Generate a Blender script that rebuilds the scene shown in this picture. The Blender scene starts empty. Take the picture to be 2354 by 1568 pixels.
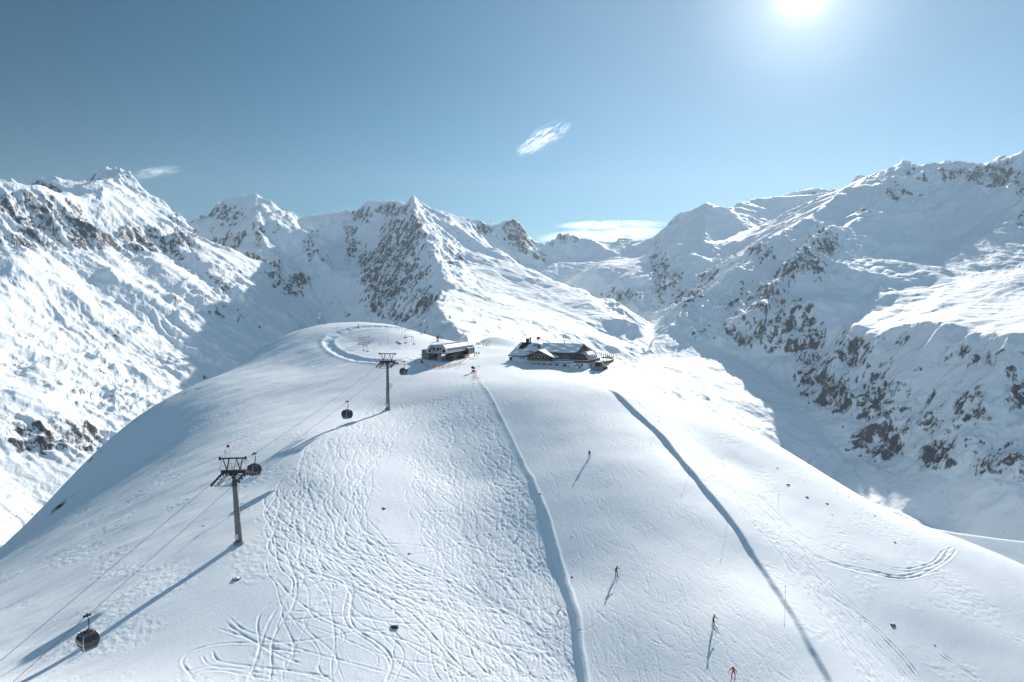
import bpy, bmesh, math, random
import numpy as np
from mathutils import Vector, Matrix
from mathutils.geometry import delaunay_2d_cdt

# ------------------------------------------------------------------ camera, sky, sun
scene = bpy.context.scene
COL = scene.collection
PITCH = math.radians(3.3)
FPX = 1562.0
cam_d = bpy.data.cameras.new('camera')
cam = bpy.data.objects.new('camera', cam_d)
COL.objects.link(cam)
cam.location = (0, 0, 0)
cam.rotation_euler = (math.radians(90) - PITCH, 0, 0)
cam_d.sensor_width = 36.0
cam_d.lens = 36.0 * FPX / 2354.0
cam_d.clip_start = 0.5
cam_d.clip_end = 40000
scene.camera = cam

SUN_EL = math.radians(22.3)
SUN_AZ = math.radians(22.6)          # to the right of the viewing direction (+Y)
SUN_DIR = Vector((math.sin(SUN_AZ) * math.cos(SUN_EL), math.cos(SUN_AZ) * math.cos(SUN_EL), math.sin(SUN_EL)))
sun_d = bpy.data.lights.new('sun', 'SUN')
sun_d.energy = 3.5
sun_d.angle = math.radians(0.53)
sun_d.color = (1.0, 0.965, 0.91)
sun = bpy.data.objects.new('sun', sun_d)
COL.objects.link(sun)
sun.rotation_euler = (-SUN_DIR).to_track_quat('-Z', 'Y').to_euler()

world = bpy.data.worlds.new('World')
scene.world = world
world.use_nodes = True
WN, WL = world.node_tree.nodes, world.node_tree.links
WN.clear()
def wn(t, **kw):
    n = WN.new(t)
    for k, v in kw.items():
        setattr(n, k, v)
    return n
def wm(op, a, b=None, c=None, clamp=False):
    n = wn('ShaderNodeMath', operation=op, use_clamp=clamp)
    for i, v in enumerate((a, b, c)):
        if v is None: continue
        if isinstance(v, (int, float)): n.inputs[i].default_value = v
        else: WL.new(v, n.inputs[i])
    return n.outputs[0]
sky = wn('ShaderNodeTexSky', sky_type='NISHITA')
sky.sun_disc = False
sky.sun_elevation = SUN_EL
sky.sun_rotation = SUN_AZ
sky.altitude = 2700
sky.air_density = 1.0
sky.dust_density = 0.25
sky.ozone_density = 1.6
tc = wn('ShaderNodeTexCoord')
nrm = wn('ShaderNodeVectorMath', operation='NORMALIZE'); WL.new(tc.outputs['Generated'], nrm.inputs[0])
D = nrm.outputs[0]
dot = wn('ShaderNodeVectorMath', operation='DOT_PRODUCT'); WL.new(D, dot.inputs[0]); dot.inputs[1].default_value = SUN_DIR
cosd = wm('MAXIMUM', dot.outputs['Value'], 0.0)
# solar aureole (the bright sky round the sun)
g1 = wm('MULTIPLY', wm('POWER', cosd, 3000.0), 5.0)
g2 = wm('MULTIPLY', wm('POWER', cosd, 260.0), 2.6)
g3 = wm('MULTIPLY', wm('POWER', cosd, 12.0), 1.15)
glow = wm('ADD', wm('ADD', g1, g2), g3)
hue = wn('ShaderNodeHueSaturation'); hue.inputs['Hue'].default_value = 0.480; hue.inputs['Saturation'].default_value = 1.5
hue.inputs['Value'].default_value = 1.0
dk = wm('MULTIPLY_ADD', wm('POWER', wm('MULTIPLY_ADD', dot.outputs['Value'], 0.5, 0.5), 3.0), 0.33, 0.06)
sepd = wn('ShaderNodeSeparateXYZ'); WL.new(D, sepd.inputs[0])
rear = wm('MULTIPLY', wm('MULTIPLY_ADD', sepd.outputs[1], -1.6, 0.25, clamp=True), 1.12)  # added fill: sky behind the camera brightened to lift the snow shadows
rearn = wn('ShaderNodeVectorMath', operation='SCALE'); rearn.inputs[0].default_value = (1.1, 1.8, 2.6); WL.new(rear, rearn.inputs['Scale'])
dks = wn('ShaderNodeVectorMath', operation='SCALE'); WL.new(sky.outputs[0], dks.inputs[0]); WL.new(dk, dks.inputs['Scale'])
WL.new(dks.outputs[0], hue.inputs['Color'])
glc = wn('ShaderNodeMix', data_type='RGBA', blend_type='ADD', clamp_factor=False)
glc.inputs[0].default_value = 1.0
rsum = wn('ShaderNodeVectorMath', operation='ADD'); WL.new(hue.outputs[0], rsum.inputs[0]); WL.new(rearn.outputs[0], rsum.inputs[1])
WL.new(rsum.outputs[0], glc.inputs[6])
gm = wn('ShaderNodeVectorMath', operation='SCALE'); gm.inputs[0].default_value = (1.0, 1.0, 0.98); WL.new(glow, gm.inputs['Scale'])
WL.new(gm.outputs[0], glc.inputs[7])
SKY_COLOR = glc.outputs[2]

def pix_dir(px, py):
    u = (px - 1177) / FPX; v = (784 - py) / FPX
    d = Vector((u, math.cos(PITCH) + v * math.sin(PITCH), v * math.cos(PITCH) - math.sin(PITCH)))
    return d.normalized()
# clouds: thin cirrus and a low bank over the valley head, laid out by direction on the sky
cloudfac = None
for (az0, el0, saz, sel, tilt, amp, sc, seed, thr) in (
        (pix_dir(1248, 318), 0, 0.046, 0.0165, 0.50, 1.0, 24, 3.7, 0.44),
        (pix_dir(1405, 517), 0, 0.085, 0.0075, 0.00, 1.1, 20, 4.0, 0.36),
        (pix_dir(1385, 541), 0, 0.100, 0.0120, 0.04, 1.2, 18, 9.0, 0.34),
        (pix_dir(355, 398), 0, 0.035, 0.008, 0.25, 0.30, 22, 6.0, 0.35),
        (pix_dir(1700, 500), 0, 0.5, 0.02, 0.0, 0.0, 22, 6.0, 0.35)):
    c = az0
    right = Vector((c.y, -c.x, 0)).normalized()
    up = right.cross(c)
    ax = (right * math.cos(tilt) + up * math.sin(tilt)); ay = (-right * math.sin(tilt) + up * math.cos(tilt))
    if amp == 0: continue
    def dotn(vec):
        n = wn('ShaderNodeVectorMath', operation='DOT_PRODUCT'); WL.new(D, n.inputs[0]); n.inputs[1].default_value = vec
        return n.outputs['Value']
    X = dotn(ax); Y = dotn(ay)
    cx0, cy0 = c.dot(ax), c.dot(ay)
    X = wm('SUBTRACT', X, cx0); Y = wm('SUBTRACT', Y, cy0)
    r2 = wm('ADD', wm('POWER', wm('ABSOLUTE', wm('DIVIDE', X, saz)), 2.0), wm('POWER', wm('ABSOLUTE', wm('DIVIDE', Y, sel)), 2.0))
    fall = wm('SUBTRACT', 1.0, r2, clamp=True)
    comb = wn('ShaderNodeCombineXYZ'); WL.new(wm('MULTIPLY', X, sc * 0.9), comb.inputs[0]); WL.new(wm('MULTIPLY', Y, sc * 4.0), comb.inputs[1]); comb.inputs[2].default_value = seed
    nz = wn('ShaderNodeTexNoise'); nz.inputs['Scale'].default_value = 1.6; nz.inputs['Detail'].default_value = 6; nz.inputs['Roughness'].default_value = 0.62
    nz.inputs['Distortion'].default_value = 1.3
    WL.new(comb.outputs[0], nz.inputs['Vector'])
    m = wm('MULTIPLY', wm('SUBTRACT', nz.outputs[0], thr), 4.0)
    m = wm('MAXIMUM', m, 0.0)
    f = wm('MULTIPLY', wm('MULTIPLY', m, wm('POWER', fall, 1.3)), amp * 1.05, clamp=True)
    cloudfac = f if cloudfac is None else wm('MAXIMUM', cloudfac, f)
cm = wn('ShaderNodeMix', data_type='RGBA'); WL.new(cloudfac, cm.inputs[0]); WL.new(SKY_COLOR, cm.inputs[6]); cm.inputs[7].default_value = (10.5, 11.2, 11.8, 1)
bgn = wn('ShaderNodeBackground'); bgn.inputs['Strength'].default_value = 0.088
WL.new(cm.outputs[2], bgn.inputs['Color'])
wo = wn('ShaderNodeOutputWorld'); WL.new(bgn.outputs[0], wo.inputs['Surface'])

scene.view_settings.view_transform = 'Standard'
scene.view_settings.look = 'None'
scene.view_settings.exposure = 1.02
scene.view_settings.gamma = 1
scene.cycles.max_bounces = 6
scene.cycles.diffuse_bounces = 3
scene.cycles.volume_bounces = 1

# ------------------------------------------------------------------ helpers
def P(px, py, Y):
    """surveyed point: bearing px, elevation py of the 2354 px wide frame, at forward distance Y"""
    u = (px - 1177) / FPX; v = (784 - py) / FPX
    fwd = math.cos(PITCH) + v * math.sin(PITCH)
    return np.array((u / fwd * Y, Y, (v * math.cos(PITCH) - math.sin(PITCH)) / fwd * Y))

_rng = np.random.default_rng(7)
_PERM = _rng.permutation(4096).astype(np.int32)
_GA = _rng.random(4096).astype(np.float32) * 2 * np.pi
_GX, _GY = np.cos(_GA), np.sin(_GA)
def perlin(x, y, seed=0):
    xi = np.floor(x).astype(np.int32); yi = np.floor(y).astype(np.int32)
    xf = (x - xi).astype(np.float32); yf = (y - yi).astype(np.float32)
    u = xf * xf * xf * (xf * (xf * 6 - 15) + 10); v = yf * yf * yf * (yf * (yf * 6 - 15) + 10)
    def g(ix, iy, dx, dy):
        h = _PERM[(_PERM[(ix + seed * 131) & 4095] + iy) & 4095]
        return _GX[h] * dx + _GY[h] * dy
    n00 = g(xi, yi, xf, yf); n10 = g(xi + 1, yi, xf - 1, yf)
    n01 = g(xi, yi + 1, xf, yf - 1); n11 = g(xi + 1, yi + 1, xf - 1, yf - 1)
    a = n00 + u * (n10 - n00); b = n01 + u * (n11 - n01)
    return (a + v * (b - a)) * 1.5
def fbm(x, y, oct=4, gain=0.5, seed=0, lac=2.03):
    s = np.zeros_like(x, dtype=np.float32); a = 1.0; f = 1.0
    for o in range(oct):
        s += a * perlin(x * f + o * 17.3, y * f - o * 9.1, seed + o); a *= gain; f *= lac
    return s
def ridged(x, y, oct=5, gain=0.5, seed=0, lac=2.05):
    s = np.zeros_like(x, dtype=np.float32); a = 1.0; f = 1.0; w = 1.0; tot = 0
    for o in range(oct):
        n = 1 - np.abs(perlin(x * f + o * 31.7, y * f + o * 11.9, seed + o)) * 1.6
        n = np.clip(n, 0, 1); n = n * n
        s += a * n * w; w = np.clip(n * 1.6, 0, 1); tot += a
        a *= gain; f *= lac
    return s / tot
def blur(a, n, k=1):
    for _ in range(n):
        a = a.copy()
        a[k:-k, :] = (a[:-2 * k, :] + 2 * a[k:-k, :] + a[2 * k:, :]) * 0.25
        a[:, k:-k] = (a[:, :-2 * k] + 2 * a[:, k:-k] + a[:, 2 * k:]) * 0.25
    return a
def smooth(x, a, b):
    t = np.clip((x - a) / (b - a), 0, 1)
    return t * t * (3 - 2 * t)

def tag(o, label=None, cat=None, group=None, kind=None):
    if label: o['label'] = label
    if cat: o['category'] = cat
    if group: o['group'] = group
    if kind: o['kind'] = kind
    return o

def grid_mesh(name, X, Y, Z, mat, attrs={}):
    nr, nc = X.shape
    me = bpy.data.meshes.new(name)
    n = nr * nc
    me.vertices.add(n)
    co = np.empty((n, 3), np.float32)
    co[:, 0] = X.ravel(); co[:, 1] = Y.ravel(); co[:, 2] = Z.ravel()
    me.vertices.foreach_set('co', co.ravel())
    idx = np.arange(n, dtype=np.int32).reshape(nr, nc)
    q = np.stack((idx[:-1, :-1], idx[:-1, 1:], idx[1:, 1:], idx[1:, :-1]), axis=-1).reshape(-1, 4)
    nf = len(q)
    me.loops.add(nf * 4)
    me.loops.foreach_set('vertex_index', q.ravel())
    me.polygons.add(nf)
    me.polygons.foreach_set('loop_start', np.arange(0, nf * 4, 4, dtype=np.int32))
    try:
        me.polygons.foreach_set('loop_total', np.full(nf, 4, np.int32))
    except Exception:
        pass
    me.update(calc_edges=True)
    me.polygons.foreach_set('use_smooth', np.ones(nf, bool))
    for k, v in attrs.items():
        at = me.attributes.new(k, 'FLOAT', 'POINT')
        at.data.foreach_set('value', v.ravel().astype(np.float32))
    me.materials.append(mat)
    o = bpy.data.objects.new(name, me)
    COL.objects.link(o)
    return o

# ------------------------------------------------------------------ materials
MATS = {}
def mat(name, color, rough=0.6, metal=0.0, noise=0.12, scale=3.0, bump=0.0, spec=0.4, alpha=None):
    if name in MATS: return MATS[name]
    m = bpy.data.materials.new(name); m.use_nodes = True
    nt = m.node_tree; b = nt.nodes['Principled BSDF']
    b.inputs['Roughness'].default_value = rough; b.inputs['Metallic'].default_value = metal
    b.inputs['Specular IOR Level'].default_value = spec
    tcn = nt.nodes.new('ShaderNodeTexCoord'); nz = nt.nodes.new('ShaderNodeTexNoise')
    nz.inputs['Scale'].default_value = scale; nz.inputs['Detail'].default_value = 5
    nt.links.new(tcn.outputs['Object'], nz.inputs['Vector'])
    rp = nt.nodes.new('ShaderNodeValToRGB')
    c = color
    rp.color_ramp.elements[0].position = 0.3; rp.color_ramp.elements[1].position = 0.7
    rp.color_ramp.elements[0].color = (c[0] * (1 - noise), c[1] * (1 - noise), c[2] * (1 - noise), 1)
    rp.color_ramp.elements[1].color = (min(1, c[0] * (1 + noise)), min(1, c[1] * (1 + noise)), min(1, c[2] * (1 + noise)), 1)
    nt.links.new(nz.outputs[0], rp.inputs[0]); nt.links.new(rp.outputs[0], b.inputs['Base Color'])
    if bump:
        bp = nt.nodes.new('ShaderNodeBump'); bp.inputs['Strength'].default_value = bump; bp.inputs['Distance'].default_value = 0.05
        nt.links.new(nz.outputs[0], bp.inputs['Height']); nt.links.new(bp.outputs[0], b.inputs['Normal'])
    MATS[name] = m
    return m

def snow_rock_material(name, near):
    m = bpy.data.materials.new(name); m.use_nodes = True
    nt = m.node_tree; N = nt.nodes; L = nt.links
    b = N['Principled BSDF']
    def mth(op, a, b_=None, c=None, clamp=False):
        n = N.new('ShaderNodeMath'); n.operation = op; n.use_clamp = clamp
        for i, v in enumerate((a, b_, c)):
            if v is None: continue
            if isinstance(v, (int, float)): n.inputs[i].default_value = v
            else: L.new(v, n.inputs[i])
        return n.outputs[0]
    def noise(scale, detail=5, rough=0.6, dist=0.0, vec=None):
        n = N.new('ShaderNodeTexNoise'); n.inputs['Scale'].default_value = scale
        n.inputs['Detail'].default_value = detail; n.inputs['Roughness'].default_value = rough; n.inputs['Distortion'].default_value = dist
        L.new(vec if vec else pos, n.inputs['Vector']); return n.outputs[0]
    geo = N.new('ShaderNodeNewGeometry'); pos = geo.outputs['Position']
    at = N.new('ShaderNodeAttribute'); at.attribute_name = 'rock'; rock = at.outputs['Fac']
    sep = N.new('ShaderNodeSeparateXYZ'); L.new(geo.outputs['Normal'], sep.inputs[0]); nzv = sep.outputs[2]
    if near:
        n1 = noise(0.22, 6, 0.68, 0.4); n2 = noise(1.3, 5, 0.7)
        k = mth('ADD', mth('MULTIPLY', n1, 0.65), mth('MULTIPLY', n2, 0.35))
        steep = mth('SUBTRACT', 0.92, nzv)
        e = mth('ADD', mth('SUBTRACT', k, 1.0), mth('ADD', rock, mth('MULTIPLY', steep, 0.5)))
        rk = mth('MULTIPLY', e, 16.0, clamp=True)
        sg = noise(2.2, 4, 0.65); sg2 = noise(9.0, 3, 0.6)
        hgt = mth('ADD', mth('MULTIPLY', sg, 0.07), mth('MULTIPLY', sg2, 0.02))
        bd = 1.0
    else:
        mp = N.new('ShaderNodeVectorMath'); mp.operation = 'MULTIPLY'; L.new(pos, mp.inputs[0]); mp.inputs[1].default_value = (1, 1, 0.42)
        n1 = noise(0.034, 7, 0.70, 0.35, mp.outputs[0]); n2 = noise(0.095, 6, 0.74, 0.2, mp.outputs[0])
        st = N.new('ShaderNodeAttribute'); st.attribute_name = 'streak'
        k = mth('ADD', mth('ADD', mth('MULTIPLY', n1, 0.38), mth('MULTIPLY', n2, 0.62)), mth('MULTIPLY', st.outputs['Fac'], 0.022))
        steep = mth('SUBTRACT', 0.86, nzv)
        e = mth('ADD', mth('SUBTRACT', k, 0.955), mth('ADD', rock, mth('MULTIPLY', steep, 0.68)))
        n3 = noise(0.075, 9, 0.80, 0.5, mp.outputs[0])
        sp3 = mth('MULTIPLY', mth('SUBTRACT', n3, mth('SUBTRACT', 0.452, mth('MULTIPLY', st.outputs['Fac'], 0.032))), 18.0, clamp=True)
        rk = mth('MULTIPLY', mth('MULTIPLY', e, 16.0, clamp=True), sp3)
        sg = noise(0.05, 6, 0.62); 
        hgt = mth('MULTIPLY', sg, 5.0)
        bd = 1.0
    # weathered gneiss
    cr = N.new('ShaderNodeValToRGB')
    cr.color_ramp.elements[0].position = 0.32; cr.color_ramp.elements[0].color = (0.022, 0.023, 0.026, 1)
    cr.color_ramp.elements[1].position = 0.72; cr.color_ramp.elements[1].color = (0.092, 0.090, 0.092, 1)
    L.new(noise(0.6 if near else 0.045, 6, 0.7), cr.inputs[0])
    mx = N.new('ShaderNodeMix'); mx.data_type = 'RGBA'
    L.new(rk, mx.inputs[0]); mx.inputs[6].default_value = (0.86, 0.885, 0.90, 1); L.new(cr.outputs[0], mx.inputs[7])
    L.new(mx.outputs[2], b.inputs['Base Color'])
    L.new(mth('ADD', mth('MULTIPLY', rk, 0.15), 0.72), b.inputs['Roughness'])
    b.inputs['Specular IOR Level'].default_value = 0.28
    bp = N.new('ShaderNodeBump'); bp.inputs['Distance'].default_value = bd; bp.inputs['Strength'].default_value = 0.55
    rb = mth('MULTIPLY', rk, -0.15 if near else -3.0)
    L.new(mth('ADD', hgt, rb), bp.inputs['Height'])
    L.new(bp.outputs[0], b.inputs['Normal'])
    return m
M_near = snow_rock_material('piste_snow', True)
M_far = snow_rock_material('mountain_snow', False)

# ------------------------------------------------------------------ near hill: surveyed points, thin plate surface
HILL = [
 # piste and its two sides
 (1105,880,228),(1395,890,225),(1155,970,198),(1460,950,203),(1520,1010,185),(1220,1095,165),(1600,1110,162),(1262,1200,146),(1690,1220,143),
 (1300,1320,129),(1760,1320,130),(1330,1420,115),(1830,1440,113),(1345,1568,101),(1895,1568,101),(1350,1750,87),(1970,1750,87),
 # off-piste bowl between piste and lift
 (600,1568,94),(900,1568,98),(1120,1568,100),(700,1400,110),(900,1400,115),(1100,1400,120),(700,1250,128),(900,1250,134),(1100,1240,142),
 (720,1100,154),(900,1100,161),(1100,1100,168),(760,1000,184),(950,980,196),(1040,900,222),
 (528,1248,127),(890,942,216),(625,1120,153),
 # left flank
 (0,1568,91),(200,1568,91),(300,1400,107),(400,1300,121),(0,1400,116),(250,1200,150),(500,1000,206),(700,900,246),(350,1050,212),
 (0,1272,195),(150,1142,212),(210,1052,232),(330,950,252),(460,880,275),(620,790,325),(733,748,347),
 (830,742,352),(900,749,358),(960,763,352),(1000,777,345),
 (833,790,315),(935,772,330),(760,800,305),(900,822,278),(700,850,280),
 # plateau with station and hut
 (1012,846,268),(1100,848,262),(1181,829,276),(1216,836,272),(1311,846,265),(1349,848,264),(1405,852,262),(1090,815,305),(1118,796,340),(1170,800,330),
 (1240,812,305),(1440,840,275),
 # ridge behind
 (1060,766,470),(1110,784,405),(1150,798,372),(1080,792,362),
 # right flank
 (1487,886,262),(1582,923,238),(1694,972,214),(1814,1049,194),(1917,1118,180),(2046,1183,170),(2227,1245,162),(2354,1299,156),(2500,1372,150),
 (1650,1060,182),(1800,1200,153),(1950,1350,131),(2100,1568,108),(2200,1400,129),(2354,1568,111),(2150,1290,147),(2600,1568,116),
]
hp = [P(*a) for a in HILL]
def WP(x, y, z): hp.append(np.array((x, y, z), float))
def beyond(px, py, Y, dx, dy, dz):
    p = P(px, py, Y); hp.append(p + np.array((dx, dy, dz)))
for (px, py, Y, dx, dy) in ((0,1272,195,-35,22),(150,1142,212,-35,24),(210,1052,232,-33,28),(330,950,252,-30,32),(460,880,275,-28,34),(620,790,325,-24,36),
                            (733,748,347,-15,42),(830,742,352,0,45),(900,749,358,8,44),(960,763,352,8,44)):
    beyond(px, py, Y, dx, dy, -26); beyond(px, py, Y, 2.6 * dx, 2.6 * dy, -92)
for (px, py, Y, dx, dy) in ((1487,886,262,26,32),(1582,923,238,28,30),(1694,972,214,30,28),(1814,1049,194,31,27),(1917,1118,180,32,26),(2046,1183,170,33,25),
                            (2227,1245,162,34,24),(2354,1299,156,34,24),(2500,1372,150,35,22)):
    beyond(px, py, Y, dx, dy, -24); beyond(px, py, Y, 2.6 * dx, 2.6 * dy, -88)
WP(-60, 40, -38); WP(0, 40, -70); WP(60, 40, -84); WP(120, 60, -78); WP(-130, 60, -62); WP(105, 330, -80); WP(75, 400, -72); WP(150, 420, -130)
WP(-150, 470, -120); WP(-90, 560, -110); WP(40, 560, -70); WP(-20, 600, -60); WP(22, 425, -48); WP(45, 360, -42); WP(-260, 200, -190); WP(-260, 60, -140); WP(280, 200, -170); WP(240, 60, -110)
hp = np.array(hp)
HS = 100.0
def _tps(r2):
    return 0.5 * r2 * np.log(r2 + 1e-9)
_n = len(hp)
A = np.zeros((_n + 3, _n + 3))
dd = ((hp[:, None, :2] - hp[None, :, :2]) / HS) ** 2
A[:_n, :_n] = _tps(dd.sum(-1)) + np.eye(_n) * 0.004
A[:_n, _n] = 1; A[:_n, _n + 1:] = hp[:, :2] / HS
A[_n, :_n] = 1; A[_n + 1:, :_n] = (hp[:, :2] / HS).T
_w = np.linalg.solve(A, np.concatenate((hp[:, 2], np.zeros(3))))
def hill_base(X, Y):
    X = np.asarray(X, float); Y = np.asarray(Y, float)
    z = _w[_n] + _w[_n + 1] * X / HS + _w[_n + 2] * Y / HS
    for i in range(_n):
        z = z + _w[i] * _tps(((X - hp[i, 0]) / HS) ** 2 + ((Y - hp[i, 1]) / HS) ** 2)
    return z
# piste edges as x(y)
_pl = np.array([P(*a) for a in ((1100,866,236),(1105,880,228),(1155,970,198),(1220,1095,165),(1262,1200,146),(1300,1320,128),(1330,1420,115),(1345,1568,101),(1350,1750,87))])[::-1]
_pr = np.array([P(*a) for a in ((1385,880,229),(1395,900,222),(1455,950,203),(1520,1010,185),(1600,1110,162),(1690,1220,143),(1760,1320,128),(1830,1440,113),(1895,1568,101),(1970,1750,87))])[::-1]
def piste_left(Y): return np.interp(Y, _pl[:, 1], _pl[:, 0])
def piste_right(Y): return np.interp(Y, _pr[:, 1], _pr[:, 0])
def near_smooth(X, Y):
    z = hill_base(X, Y)
    wob = perlin(Y * 0.13, Y * 0.0 + 3.3, 5) * 0.5 + perlin(Y * 0.45, Y * 0.0 + 1.3, 6) * 0.22
    dl = X - piste_left(Y) + wob * 0.5
    dr = X - piste_right(Y) + wob * 0.45
    yl = smooth(Y, 190, 115) * 0.46 + 0.10
    yl = np.where(Y > 236, yl * smooth(Y, 246, 236), yl)
    z = z - yl * smooth(dl, 0.0, -1.3) * smooth(dl, -16, -2) + 0.09 * np.exp(-((dl - 0.35) / 0.3) ** 2) * smooth(Y, 240, 225)
    yr = (0.60 + 0.34 * np.exp(-((Y - 182) / 32.0) ** 2)) * (0.95 + 0.12 * perlin(Y * 0.11, Y * 0 + 7.7, 8)) * smooth(Y, 226, 214)
    z = z + yr * smooth(dr, -0.1, 1.3) * smooth(dr, 22, 1.5)
    return z

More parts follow.
